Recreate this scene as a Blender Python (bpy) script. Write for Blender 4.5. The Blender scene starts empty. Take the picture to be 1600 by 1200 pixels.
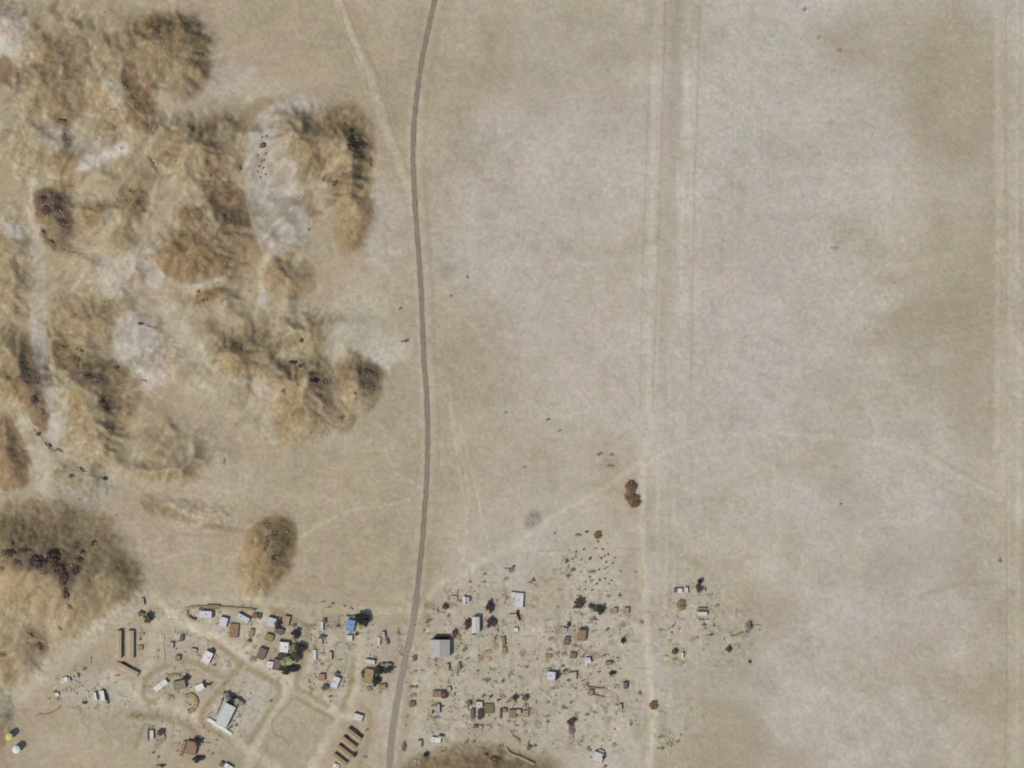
import bpy, math, random
import numpy as np
from mathutils import Vector
R = math.radians
scene = bpy.context.scene

# ---------------------------------------------------------------- camera, sky, sun
ALBK = 0.89                              # sunlit display colour to albedo
S = 0.6                                   # metres per photograph pixel
CAM_H = 2600.0
cd = bpy.data.cameras.new('survey_camera'); cam = bpy.data.objects.new('survey_camera', cd)
scene.collection.objects.link(cam); scene.camera = cam
cam.location = (0, 0, CAM_H); cam.rotation_euler = (0, 0, 0)
cd.sensor_width = 36; cd.lens = 36 * CAM_H / (1600 * S); cd.clip_start = 10; cd.clip_end = 60000

SUN_EL = 42.0
SHX, SHY = 0.76, 0.65                     # the way shadows fall (east, north)
world = bpy.data.worlds.new('World'); scene.world = world; world.use_nodes = True
nt = world.node_tree; bg = nt.nodes['Background']
sky = nt.nodes.new('ShaderNodeTexSky'); sky.sky_type = 'NISHITA'; sky.sun_disc = False
sky.sun_elevation = R(SUN_EL); sky.sun_rotation = math.atan2(-SHX, -SHY)
nt.links.new(sky.outputs[0], bg.inputs['Color']); bg.inputs['Strength'].default_value = 0.12
sl = bpy.data.lights.new('sun', 'SUN'); so = bpy.data.objects.new('sun', sl); scene.collection.objects.link(so)
sl.energy = 4.2; sl.angle = R(0.6); sl.color = (1.0, 0.95, 0.87)
hl = math.hypot(SHX, SHY); ce = math.cos(R(SUN_EL))
so.rotation_euler = Vector((SHX / hl * ce, SHY / hl * ce, -math.sin(R(SUN_EL)))).to_track_quat('-Z', 'Y').to_euler()
scene.view_settings.view_transform = 'Standard'; scene.view_settings.look = 'None'
scene.view_settings.gamma = 1; scene.view_settings.exposure = 0.0
scene.cycles.filter_width = 1.9
scene.cycles.max_bounces = 4

# ---------------------------------------------------------------- noise on numpy grids
rng = np.random.RandomState(7)
TAB = rng.rand(16, 256, 256).astype(np.float32)
def vn(x, y, seed=0):
    t = TAB[seed % 16]; xi = np.floor(x).astype(int); yi = np.floor(y).astype(int)
    fx = (x - xi).astype(np.float32); fy = (y - yi).astype(np.float32)
    fx = fx * fx * (3 - 2 * fx); fy = fy * fy * (3 - 2 * fy)
    a = t[yi & 255, xi & 255]; b = t[yi & 255, (xi + 1) & 255]
    c = t[(yi + 1) & 255, xi & 255]; d = t[(yi + 1) & 255, (xi + 1) & 255]
    return (a + (b - a) * fx) * (1 - fy) + (c + (d - c) * fx) * fy
def fbm(x, y, sc, octv=4, seed=0, gain=0.5):
    s = 0; a = 1; n = 0
    for i in range(octv):
        s = s + a * vn(x / sc + 17.3 * i, y / sc + 9.1 * i, seed + i); n += a; a *= gain; sc = sc / 2.03
    return s / n - 0.5
def ss(a, b, x):
    t = np.clip((x - a) / (b - a), 0, 1); return t * t * (3 - 2 * t)
def lin(c):
    c = np.array(c, dtype=np.float32) / 255.0
    return np.where(c <= 0.04045, c / 12.92, ((c + 0.055) / 1.055) ** 2.4)

# ---------------------------------------------------------------- terrain grid (coordinates in photograph pixels)
STEP = 1.8
def axis(lo, hi):
    core = np.arange(lo, hi + .01, STEP); g = STEP * 1.13 ** np.arange(1, 74); o = np.cumsum(g)
    return np.concatenate([lo - o[::-1], core, core[-1] + o])
gx = axis(-70, 1670); gy = axis(-70, 1270)
X, Y = np.meshgrid(gx, gy); X = X.astype(np.float32); Y = Y.astype(np.float32)
NY, NX = X.shape
W1x = fbm(X, Y, 42, 3, 1); W1y = fbm(X, Y, 42, 3, 5)
W2x = fbm(X, Y, 11, 3, 3); W2y = fbm(X, Y, 11, 3, 8)
F4 = fbm(X, Y, 5, 2, 11); F9 = fbm(X, Y, 14, 3, 12); F30 = fbm(X, Y, 60, 4, 13); F90 = fbm(X, Y, 200, 4, 14)

def win(x0, x1, y0, y1):
    i0, i1 = np.searchsorted(gx, [x0, x1]); j0, j1 = np.searchsorted(gy, [y0, y1])
    return slice(max(j0 - 1, 0), j1 + 1), slice(max(i0 - 1, 0), i1 + 1)
def ell(cx, cy, rx, ry, ang=0, warp=1.0, pad=1.6):
    r = max(rx, ry) * pad + 10; w = win(cx - r, cx + r, cy - r, cy + r)
    m = min(min(rx, ry) * 0.9, 26) * warp; m2 = min(min(rx, ry) * 0.5, 7) * warp
    dx = X[w] + W1x[w] * m + W2x[w] * m2 - cx; dy = Y[w] + W1y[w] * m + W2y[w] * m2 - cy
    a = R(ang); u = (dx * math.cos(a) + dy * math.sin(a)) / rx; v = (-dx * math.sin(a) + dy * math.cos(a)) / ry
    return w, np.sqrt(u * u + v * v), np.arctan2(v, u)
def seg_dist(pts, pad, warp=1.5):
    xs = [p[0] for p in pts]; ys = [p[1] for p in pts]
    w = win(min(xs) - pad, max(xs) + pad, min(ys) - pad, max(ys) + pad)
    x = X[w] + W1x[w] * warp * 2 + W2x[w] * warp; y = Y[w] + W1y[w] * warp * 2 + W2y[w] * warp
    d = np.full(x.shape, 1e9, np.float32)
    for (ax, ay), (bx, by) in zip(pts[:-1], pts[1:]):
        L2 = (bx - ax) ** 2 + (by - ay) ** 2 + 1e-6
        t = np.clip(((x - ax) * (bx - ax) + (y - ay) * (by - ay)) / L2, 0, 1)
        d = np.minimum(d, np.hypot(x - ax - t * (bx - ax), y - ay - t * (by - ay)))
    return w, d
def smooth_pts(p, n=6):
    P = [np.array(q, float) for q in p]; P = [2 * P[0] - P[1]] + P + [2 * P[-1] - P[-2]]; out = []
    for i in range(1, len(P) - 2):
        for k in range(n):
            t = k / n; a, b, c, d = P[i - 1:i + 3]
            out.append(tuple(0.5 * (2 * b + (c - a) * t + (2 * a - 5 * b + 4 * c - d) * t * t + (3 * b - a - 3 * c + d) * t ** 3)))
    out.append(tuple(P[-2])); return out

Z = np.zeros_like(X); HM = np.zeros_like(X)
def hill(cx, cy, rx, ry, ang, h, p=1.0, gul=0.35, k=1.0):
    w, d, th = ell(cx, cy, rx * 1.02, ry * 1.02, ang, .6)
    q = np.clip(1 - d, 0, 1); prof = (q * q * (3 - 2 * q)) ** p
    # gullies running down the slope
    rr = min(rx, ry)
    h = h * .62; gul = gul * .30
    g = vn(np.cos(th) * rr * k / 8 + 50, np.sin(th) * rr * k / 8 + 50 + d * 2, int(cx) % 11) - .5
    g2 = vn(np.cos(th) * rr * k / 3.5 + 90, np.sin(th) * rr * k / 3.5 + 90 + d * 2.5, int(cy) % 13) - .5
    Z[w] += h * prof * (1 + gul * (g * 1.3 + g2 * .6) * ss(.25, .9, d)) ; HM[w] = np.maximum(HM[w], ss(0.98, .80, d))
HILLS = """90 130 78 115 5 11
262 75 80 64 10 10
205 165 62 92 -12 13
60 240 70 60 0 6
300 235 62 60 0 8
85 325 48 60 -25 17
150 335 45 38 0 7
210 325 38 38 0 9
345 235 42 60 0 7
485 235 60 62 10 12
548 225 46 68 0 13
552 300 38 104 -6 7
330 350 62 78 -30 12
300 400 75 52 20 14
450 432 48 42 0 10
20 420 42 120 0 8
330 465 52 22 -12 9
140 500 75 52 10 11
125 590 62 75 -10 12
160 640 60 95 0 13
45 600 50 85 -15 12
15 710 36 72 -12 14
250 560 45 40 0 5
385 555 75 52 10 9
470 520 50 45 0 7
470 590 62 45 0 11
560 600 44 55 10 17
480 640 72 62 -10 11
130 745 60 40 15 6
75 890 165 128 10 30
188 908 44 50 0 8
20 870 90 80 0 14
418 868 46 80 20 20
25 1020 62 62 30 13
0 1120 32 50 0 7
745 1232 150 78 0 20
300 800 80 26 12 3
0 30 60 40 0 6"""
for l in HILLS.split('\n'):
    v = [float(t) for t in l.split()]; hill(*v)
north = np.clip(ss(-60, 40, 640 - X) , 0, 1)
rough = np.abs(fbm(X, Y, 26, 5, 2, .6)); rough2 = fbm(X + W1x * 40, Y + W1y * 40, 9, 3, 6)
RG = np.zeros_like(X)
for v in ((110, 150, 150, 200), (270, 90, 80, 90), (300, 330, 230, 190), (490, 250, 120, 110), (120, 560, 170, 230), (420, 560, 190, 130), (230, 700, 150, 60)):
    w, d, th = ell(*v); RG[w] = np.maximum(RG[w], ss(1.05, .6, d))
WAX = X + W1x * 70; WAY = Y + W1y * 70
ridge = 1 - 2.6 * np.abs(fbm(WAX * 1.3 + WAY * .35, WAY * .62 - WAX * .2, 60, 5, 2, .55))      # worn ridges running roughly north-south
RB = ss(.02, .5, RG)
n2 = fbm(WAX * 1.2 + W2x * 20, WAY * .8 + W2y * 20, 24, 3, 7)
# running water carves the relief: stream-power erosion on a coarser grid of the western half
EC = 2.6; ex = np.arange(-70, 705, EC); ey = np.arange(-70, 1271, EC)
def bil(src, sx, sy, X_, Y_):
    fx = np.clip(np.interp(X_, sx, np.arange(len(sx))), 0, len(sx) - 1.001); fy = np.clip(np.interp(Y_, sy, np.arange(len(sy))), 0, len(sy) - 1.001)
    i = fx.astype(int); j = fy.astype(int); u = fx - i; v = fy - j
    return (src[j, i] * (1 - u) + src[j, i + 1] * u) * (1 - v) + (src[j + 1, i] * (1 - u) + src[j + 1, i + 1] * u) * v
EXg, EYg = np.meshgrid(ex, ey)
rg = bil(RG, gx, gy, EXg, EYg); eh = bil(Z, gx, gy, EXg, EYg) * 1.05
base = rg * (fbm(EXg, EYg, 95, 4, 3, .55) * 22 + 4) + fbm(EXg, EYg, 7, 2, 5) * 1.2
eh = eh + base - EXg * .008 + EYg * .003
em_ = .22 + .78 * ss(0, .5, rg); eny, enx = eh.shape; idx = np.arange(eny * enx).reshape(eny, enx); act = ((rg > .02) | (bil(HM, gx, gy, EXg, EYg) > .05))
for it in range(26):
    best = np.zeros_like(eh); rec = idx.copy()
    P_ = np.pad(eh, 1, mode='edge'); PI_ = np.pad(idx, 1, mode='edge')
    for dj in (-1, 0, 1):
        for di in (-1, 0, 1):
            if dj or di:
                sl_ = (eh - P_[1 + dj:1 + dj + eny, 1 + di:1 + di + enx]) / math.hypot(dj, di)
                m = sl_ > best; best = np.where(m, sl_, best); rec = np.where(m, PI_[1 + dj:1 + dj + eny, 1 + di:1 + di + enx], rec)
    order = np.argsort(-eh.ravel()).tolist(); rl = rec.ravel().tolist(); acc = [1.0] * (eny * enx)
    for k in order:
        r_ = rl[k]
        if r_ != k: acc[r_] += acc[k]
    A_ = np.array(acc).reshape(eny, enx)
    dh = em_ * np.minimum(.09 * np.sqrt(np.minimum(A_, 400)) * best, best * .45) * act
    pit = (best == 0) & act; eh = eh - dh
    lap = (P_[:-2, 1:-1] + P_[2:, 1:-1] + P_[1:-1, :-2] + P_[1:-1, 2:]) / 4 - eh
    eh = eh + lap * np.where(pit, .6, .16) * act
eh = eh + EXg * .008 - EYg * .003
k_ = eh.copy()
for _ in range(2): k_[1:-1, 1:-1] = (k_[1:-1, 1:-1] * 4 + k_[:-2, 1:-1] + k_[2:, 1:-1] + k_[1:-1, :-2] + k_[1:-1, 2:]) / 8
gyv, gxv = np.gradient(k_, EC * S); slope = np.hypot(gxv, gyv)
la = np.log(A_)
for _ in range(2): la[1:-1, 1:-1] = (la[1:-1, 1:-1] * 2 + la[:-2, 1:-1] + la[2:, 1:-1] + la[1:-1, :-2] + la[1:-1, 2:]) / 6
inw = ss(704, 690, X) * ss(-69, -60, X) * ss(-69, -60, Y) * ss(1270, 1260, Y)
edge_ = bil(act.astype(float), ex, ey, X, Y) * inw
SM = np.ones_like(X)                      # drift sand lies smooth over the rock here
for v in ((438, 320, 46, 75), (55, 460, 22, 210), (70, 690, 30, 110), (560, 500, 70, 55), (215, 545, 36, 65), (290, 525, 40, 40), (330, 645, 60, 40), (455, 270, 14, 60), (20, 50, 34, 40)):
    w, d, th = ell(*v, 0, 1.0); SM[w] = np.minimum(SM[w], .35 + .65 * ss(.7, 1.25, d))
bl = k_.copy()
for _ in range(40): bl[1:-1, 1:-1] = (bl[:-2, 1:-1] + bl[2:, 1:-1] + bl[1:-1, :-2] + bl[1:-1, 2:]) / 4
ZB = bil(bl, ex, ey, X, Y); ZE = bil(k_, ex, ey, X, Y)
DR = bil(la, ex, ey, X, Y) * edge_ * RB; SLP = bil(slope, ex, ey, X, Y) * edge_
Z = Z * (1 - inw * np.clip(edge_ * 3, 0, 1)) + (ZB + (ZE - ZB) * SM) * inw * np.clip(edge_ * 3, 0, 1)
Z += HM * (rough2 * .9 + fbm(X, Y, 5, 2, 4) * .8)
HM = np.maximum(HM, ss(.25, .6, RG) * ss(.35, .75, ridge) * .5)
Z = np.where(HM > 0, np.maximum(Z, -1.0), Z)
Z += F9 * 0.35 + F4 * 0.10 + F90 * 2.0 * ss(0, 500, np.abs(X - 800) - 900)
far = np.hypot(np.clip(np.abs(X - 800) - 1100, 0, None), np.clip(np.abs(Y - 600) - 900, 0, None))
Z += ss(0, 9000, far) * (fbm(X, Y, 4000, 4, 9) + .15) * 180

def zat(px, py):
    i = int(np.clip(np.searchsorted(gx, px) - 1, 0, NX - 2)); j = int(np.clip(np.searchsorted(gy, py) - 1, 0, NY - 2))
    fx = (px - gx[i]) / (gx[i + 1] - gx[i]); fy = (py - gy[j]) / (gy[j + 1] - gy[j])
    return float((Z[j, i] * (1 - fx) + Z[j, i + 1] * fx) * (1 - fy) + (Z[j + 1, i] * (1 - fx) + Z[j + 1, i + 1] * fx) * fy)
def wx(px): return (px - 800) * S
def wy(py): return (600 - py) * S

# ---------------------------------------------------------------- soil colours
def mixc(a, b, t): return a + (b - a) * t[..., None]
EAST = ss(540, 920, X + F90 * 260)
C = mixc(np.broadcast_to(np.array((165, 150, 125), np.float32), X.shape + (3,)), np.array((176, 166, 149), np.float32), EAST)
C = np.array(C, dtype=np.float32)
C = mixc(C, np.array((176, 167, 158), np.float32), ss(.02, .22, F90 + F30 * .4) * EAST * .5)
C = mixc(C, np.array((160, 148, 124), np.float32), ss(.0, .25, -F90 - F30 * .5) * .5)
def blob(cx, cy, rx, ry, ang, col, s=1.0, soft=.5, warp=.65, mott=.42):
    s = min(1, s * 1.22)
    w, d, th = ell(cx, cy, rx, ry, ang, warp)
    m = ss(1 + soft / 2, 1 - soft / 2, d) * s * np.clip(1 + mott * (F9[w] * 2.2 + F4[w] * 1.6), 0, 1.5)
    C[w] = mixc(C[w], np.array(col, np.float32), np.clip(m, 0, 1))
def line(pts, wd, col, s=1.0, soft=.8, warp=1.5, mott=.25, sm=True):
    s = min(1, s * (.62 if pts[0][0] < 520 and pts[0][1] < 780 else 1.1))
    w, d = seg_dist(smooth_pts(pts) if sm and len(pts) > 2 else pts, wd * 2 + 12, warp)
    m = ss(wd / 2 * (1 + soft), wd / 2 * (1 - soft), d) * s * np.clip(1 + mott * (F9[w] * 2.5 + F4[w] * 2), 0, 1.4)
    C[w] = mixc(C[w], np.array(col, np.float32), np.clip(m, 0, 1))
PAL = dict(H=(189, 178, 154), Q=(190, 181, 163), B=(136, 118, 90), D=(108, 92, 66), N=(86, 70, 58), U=(98, 80, 70), R=(132, 107, 81), P=(174, 163, 140), L=(176, 167, 154), W=(183, 175, 160), X=(143, 128, 97),
           O=(158, 142, 113), T=(172, 160, 134), A=(150, 128, 92), V=(146, 130, 100), G=(150, 143, 124), K=(164, 149, 123), E=(158, 146, 123), M=(172, 158, 143), Y=(160, 146, 100))
def poly(pts, col, s=1.0, soft=4, warp=1.0, mott=.35):
    """a patch with its own outline: signed distance to a closed shape"""
    pts = smooth_pts(list(pts) + [pts[0]], 3); w, d = seg_dist(pts, 40, warp * 1.6)
    x = X[w] + W1x[w] * warp * 3.2 + W2x[w] * warp * 1.6; y = Y[w] + W1y[w] * warp * 3.2 + W2y[w] * warp * 1.6
    ins = np.zeros(x.shape, bool)
    for (ax, ay), (bx, by) in zip(pts, pts[1:] + pts[:1]):
        if ay == by: continue
        ins ^= ((ay > y) != (by > y)) & (x < (bx - ax) * (y - ay) / (by - ay) + ax)
    m = ss(-soft, soft, np.where(ins, d, -d)) * s * np.clip(1 + mott * (F9[w] * 2.2 + F4[w] * 1.6), 0, 1.4)
    C[w] = mixc(C[w], np.array(col, np.float32), np.clip(m, 0, 1))
ROAD = [(820, -2400), (790, -1400), (745, -600), (705, -200), (690, -70), (681, -10), (672, 32), (661, 85), (653, 135), (647, 190), (645.5, 250), (649, 325), (653.5, 390), (658, 455), (662, 555), (667, 630), (668, 700), (666, 760), (661, 830), (654, 905), (645, 975), (635, 1020), (626, 1065), (618, 1110), (612, 1155), (608, 1200), (604, 1270), (596, 1400), (570, 1800), (540, 2600), (500, 3600)]
ROAD_ = [(x, y) for x, y in ROAD]
# x y rx ry angle colour strength softness
SOIL = """120 140 130 150 0 O .75 .7
70 330 90 150 0 O .6 .8
340 330 130 150 0 O .5 .8
520 250 95 110 0 K .5 .8
230 500 220 90 0 K .4 1
100 620 130 130 0 O .55 .8
420 580 150 90 0 K .4 .9
850 60 170 140 0 E .35 1.2
830 280 130 110 0 L .5 1.2
870 540 160 80 0 M .25 1.2
1190 90 110 120 0 L .5 1.1
1180 250 120 130 0 L .7 1.1
1210 420 120 130 0 L .65 1.1
1200 560 140 70 0 L .6 1.1
1060 660 110 45 0 L .5 1.1
1130 400 50 60 0 M .3 1
1490 140 80 130 0 E .75 .9
1505 440 60 160 0 E .6 1
1400 60 120 60 0 E .45 1
1450 490 70 26 -10 E .6 1
1310 75 45 24 20 E .3 1
1530 620 45 120 0 E .5 1
1300 730 40 50 0 E .22 1
1330 790 40 40 0 E .2 1
1450 890 120 60 0 G .3 1.1
1440 990 60 45 0 E .25 1
1560 1000 50 140 0 E .3 1
1250 1050 70 160 10 L .45 1
1320 1150 220 60 0 L .5 1
1390 950 120 60 0 L .3 1
1110 1060 80 90 0 G .3 1
1130 1150 70 60 0 E .75 .8
1160 1190 120 30 0 E .5 .8
1160 960 90 50 0 E .5 .9
1100 900 90 60 0 T .3 1
860 740 150 80 0 K .25 1
760 700 50 120 0 E .25 1
560 830 90 100 0 K .3 1
600 350 35 70 0 L .5 .9
600 480 40 60 0 P .5 .9
560 490 50 60 0 P .6 .9
600 540 40 25 20 W .6 .8
555 520 30 40 0 W .4 .8
340 130 70 22 -25 M .6 .8
400 140 60 18 0 P .5 .9
470 170 30 20 0 L .7 .8
410 250 28 60 0 L .45 .8
440 340 40 52 -12 W .6 .7
395 330 12 60 -8 P .4 .7
455 270 9 70 -2 P .7 .7
15 45 30 36 0 L .9 .7
5 80 14 18 0 W .9 .7
90 205 26 30 0 M .6 .8
160 245 50 12 -25 W .8 .8
135 260 14 6 -20 W .9 .7
245 102 16 6 30 W .7 .7
300 80 20 3 5 W .8 .7
190 150 18 36 -30 L .6 .8
20 360 26 14 0 L .7 .8
200 430 70 30 -5 L .5 .9
235 410 40 30 0 W .35 .9
320 438 40 8 -12 L .8 .7
215 545 38 70 -18 L .8 .6
205 600 30 24 30 L .6 .8
265 500 34 16 30 P .7 .8
290 520 60 18 55 P .65 .8
410 470 8 30 20 L .8 .7
430 400 20 10 -35 L .6 .8
60 450 12 200 -3 P .85 .6
72 600 12 110 -10 L .8 .6
98 640 8 70 0 P .7 .7
60 700 18 60 -24 P .8 .6
70 760 14 45 -10 P .7 .7
400 595 60 14 20 P .5 .8
420 615 22 10 20 W .5 .8
385 640 80 22 25 T .4 .9
500 680 90 20 0 P .4 1
130 765 45 26 0 G .6 .8
350 745 60 30 0 P .4 .9
500 790 120 18 5 T .25 1
270 850 70 36 0 P .15 1
300 900 90 30 0 T .15 1
235 70 55 45 0 V .75 .7
270 60 42 36 0 B .55 .8
280 55 26 34 -35 B .6 .7
95 120 30 60 -8 B .7 .7
85 150 16 50 -10 R .6 .7
125 95 16 42 0 B .6 .7
110 165 24 26 0 R .7 .6
225 120 34 26 0 R .7 .7
265 110 50 30 0 B .6 .8
218 165 18 42 -15 R .75 .7
235 195 12 16 0 D .7 .6
165 190 16 40 -20 B .6 .7
95 185 20 10 20 D .5 .7
140 225 40 16 0 G .5 .8
5 110 14 24 0 R .8 .7
15 190 18 36 0 G .6 .8
100 255 24 18 0 R .6 .7
262 230 22 28 0 B .6 .5
262 228 12 14 0 O .6 .7
325 220 14 34 0 B .6 .7
335 270 16 20 0 R .6 .7
375 230 14 40 0 V .7 .6
400 175 32 18 -35 V .7 .6
215 270 36 34 0 V .6 .7
75 320 22 26 -30 U .9 .6
78 330 12 14 0 N .8 .7
95 345 20 14 30 U .8 .7
105 360 26 20 20 B .7 .8
90 380 30 14 35 D .55 .8
100 290 20 10 0 A .7 .7
145 335 16 16 0 A .7 .7
205 310 26 26 0 B .75 .6
212 325 20 12 0 A .5 .7
195 370 22 18 0 B .6 .6
350 320 26 60 -25 R .65 .7
305 345 20 26 -35 R .75 .7
330 370 60 40 -30 V .55 .8
290 400 40 34 20 B .75 .7
300 420 36 14 -15 R .8 .7
360 400 30 40 -35 V .6 .7
385 345 14 60 -15 B .6 .7
500 215 28 44 0 B .6 .7
497 255 14 14 0 D .6 .8
480 220 14 20 0 R .4 .8
545 200 38 40 0 B .75 .5
555 225 24 40 -10 D .65 .7
548 215 10 30 -25 U .7 .7
565 225 20 12 0 U .85 .7
530 275 26 9 -15 N .7 .6
560 265 20 9 0 R .7 .6
552 320 26 70 -6 R .7 .5
540 350 20 50 -4 A .45 .6
575 260 10 50 8 B .7 .6
482 300 6 50 -10 V .5 .7
448 432 40 36 0 V .6 .5
455 420 34 20 0 B .25 .8
325 463 28 9 -22 R .9 .6
322 466 16 5 -22 D .7 .7
300 470 40 9 10 V .6 .8
5 420 16 60 0 V .55 .8
20 520 22 90 0 O .6 .8
10 480 18 18 0 A .3 1
135 490 50 34 10 V .7 .7
120 510 40 30 0 B .5 .8
95 545 16 34 -20 D .65 .7
115 550 40 16 20 D .55 .8
180 480 26 20 0 O .6 .6
150 590 40 22 20 U .85 .7
165 585 30 22 0 D .7 .7
190 610 30 40 0 B .8 .7
165 630 10 16 -30 N .8 .6
130 620 24 16 20 Y .5 .7
185 620 18 34 0 A .5 .8
160 680 46 50 0 V .6 .7
140 700 34 40 0 O .5 .8
30 570 24 60 -15 B .6 .6
45 610 26 22 0 R .7 .6
60 640 18 26 -30 B .8 .6
55 625 10 14 0 U .8 .7
12 700 26 54 -14 R .85 .5
5 720 16 40 0 A .5 .7
25 740 18 24 0 B .7 .5
250 640 50 36 0 V .4 .8
240 690 60 18 10 V .4 .9
340 530 60 30 10 V .5 .8
390 550 36 30 0 B .55 .7
380 560 24 10 35 D .6 .7
400 490 30 14 25 V .6 .7
390 520 30 18 0 V .6 .7
470 545 50 10 15 V .6 .7
500 530 14 26 0 V .7 .7
480 590 40 14 -5 B .55 .8
440 580 26 22 0 B .6 .7
520 590 30 22 0 B .6 .7
512 598 24 14 0 U .6 .7
560 600 34 44 8 B .8 .5
575 590 24 26 10 U .75 .6
565 620 22 26 0 G .5 .6
540 655 16 22 20 R .75 .6
470 655 40 44 -10 V .6 .6
470 620 30 20 0 A .5 .7
500 610 20 16 0 Y .3 .8
250 735 24 10 0 B .2 .9
235 790 14 18 -10 B .5 .7
260 800 38 8 18 B .55 .8
345 825 30 5 5 B .45 .8
110 745 26 8 20 D .6 .7
75 870 130 82 8 B .7 .35
90 820 90 40 10 B .45 .6
60 830 60 24 5 R .4 .8
130 850 36 28 20 B .5 .7
70 930 70 44 0 V .6 .7
30 900 50 40 0 O .6 .7
45 862 34 14 0 U .7 .8
70 874 30 14 3 N .7 .7
95 885 26 20 30 U .8 .7
128 868 14 16 0 U .6 .8
104 912 10 28 -5 N .7 .7
112 955 12 34 -15 B .7 .8
195 890 22 16 0 A .75 .6
188 910 26 28 0 V .75 .5
180 925 20 22 0 G .45 .7
20 975 60 14 10 O .6 .8
45 1000 18 22 20 A .75 .6
10 1015 24 26 0 B .7 .7
60 1000 9 24 -30 D .6 .7
15 1045 12 30 0 B .6 .8
4 1112 14 9 0 B .9 .6
2 1150 9 20 0 R .6 .7
418 862 38 60 22 B .8 .22
395 880 24 40 15 O .5 .7
435 850 26 40 20 R .6 .7
428 845 18 26 10 D .5 .7
402 905 8 22 8 R .4 .7
430 655 50 40 0 V .1 .8
745 1225 125 54 0 B .9 .6
740 1196 70 18 0 A .55 .9
730 1205 50 16 0 R .8 .8
835 1195 50 20 10 V .7 .9
700 1135 20 6 10 Y .3 .9
765 1165 22 5 0 Y .5 .8
815 1165 40 20 25 E .5 .9
892 1150 5 20 0 R .7 .7
885 1175 20 16 0 M .4 1
1055 1025 15 17 0 Y .5 .6
1064 945 12 14 0 M .5 .9
836 810 13 15 0 G .9 .8
827 820 8 8 0 G .7 .8
940 712 26 14 20 M .5 .9
953 725 14 9 10 G .5 .9
865 750 10 20 0 E .4 .9
700 425 16 14 0 G .5 .9
755 955 20 26 0 G .7 .8
756 952 14 16 0 M .5 .8
776 985 8 14 0 D .5 .8
775 1000 14 24 0 M .4 .9
866 935 30 40 0 T .3 .7
925 850 44 40 0 P .6 .9
925 905 44 20 0 P .5 .9
985 900 18 45 0 R .1 .8
985 900 18 45 0 E .4 .8
885 1000 20 20 0 M .4 .9
300 1015 90 60 0 P .25 1
395 1100 34 46 20 L .6 .6
350 1120 24 34 20 W .55 .7
480 1150 55 60 0 P .3 .8
470 1150 45 50 0 K .2 .8
260 1110 50 20 10 P .5 .9
865 1140 60 18 0 L .5 .8
830 1065 30 60 0 P .4 .9
950 1060 50 30 0 P .5 .9
930 1090 30 12 0 L .6 .8
700 1062 50 12 0 P .6 .8
700 1145 60 12 0 L .5 .8
985 1010 24 60 0 P .4 .9
860 930 34 34 0 K .6 .4
610 1110 14 60 5 L .5 .8
580 1010 10 40 0 T .5 .8
400 1000 10 40 15 P .5 .8
100 1160 90 30 0 P .15 1
160 1080 60 26 0 W .5 1
150 1090 26 14 0 W .5 .8
130 1150 120 40 0 T .1 1
310 960 28 10 0 W .7 .7
350 980 30 18 0 L .5 .9
250 1160 30 30 0 L .3 .9
305 1160 30 28 0 O .4 .9
505 985 50 40 0 M .4 .9
510 1050 40 30 0 P .3 .9
540 1000 20 30 0 L .4 .9
440 1000 30 40 0 V .4 .9
440 1030 24 18 0 V .5 .8
595 1000 30 30 0 M .3 .9
590 1060 34 30 0 O .3 .9
700 960 50 40 0 M .35 1
690 1010 40 30 0 P .3 1
810 940 14 20 0 L .6 .8
760 1040 80 20 0 E .2 1
740 1105 60 34 0 L .35 1
860 1110 40 30 0 M .25 1
690 1180 60 30 0 P .3 1
1580 850 22 40 0 V .2 1
1300 590 40 25 0 G .2 1
1560 1130 80 90 0 K .3 1"""
for l in SOIL.split('\n'):
    f = l.split(); blob(*[float(t) for t in f[:5]], PAL[f[5]], float(f[6]), float(f[7]) * (.75 if float(f[0]) < 600 else 1))
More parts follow.
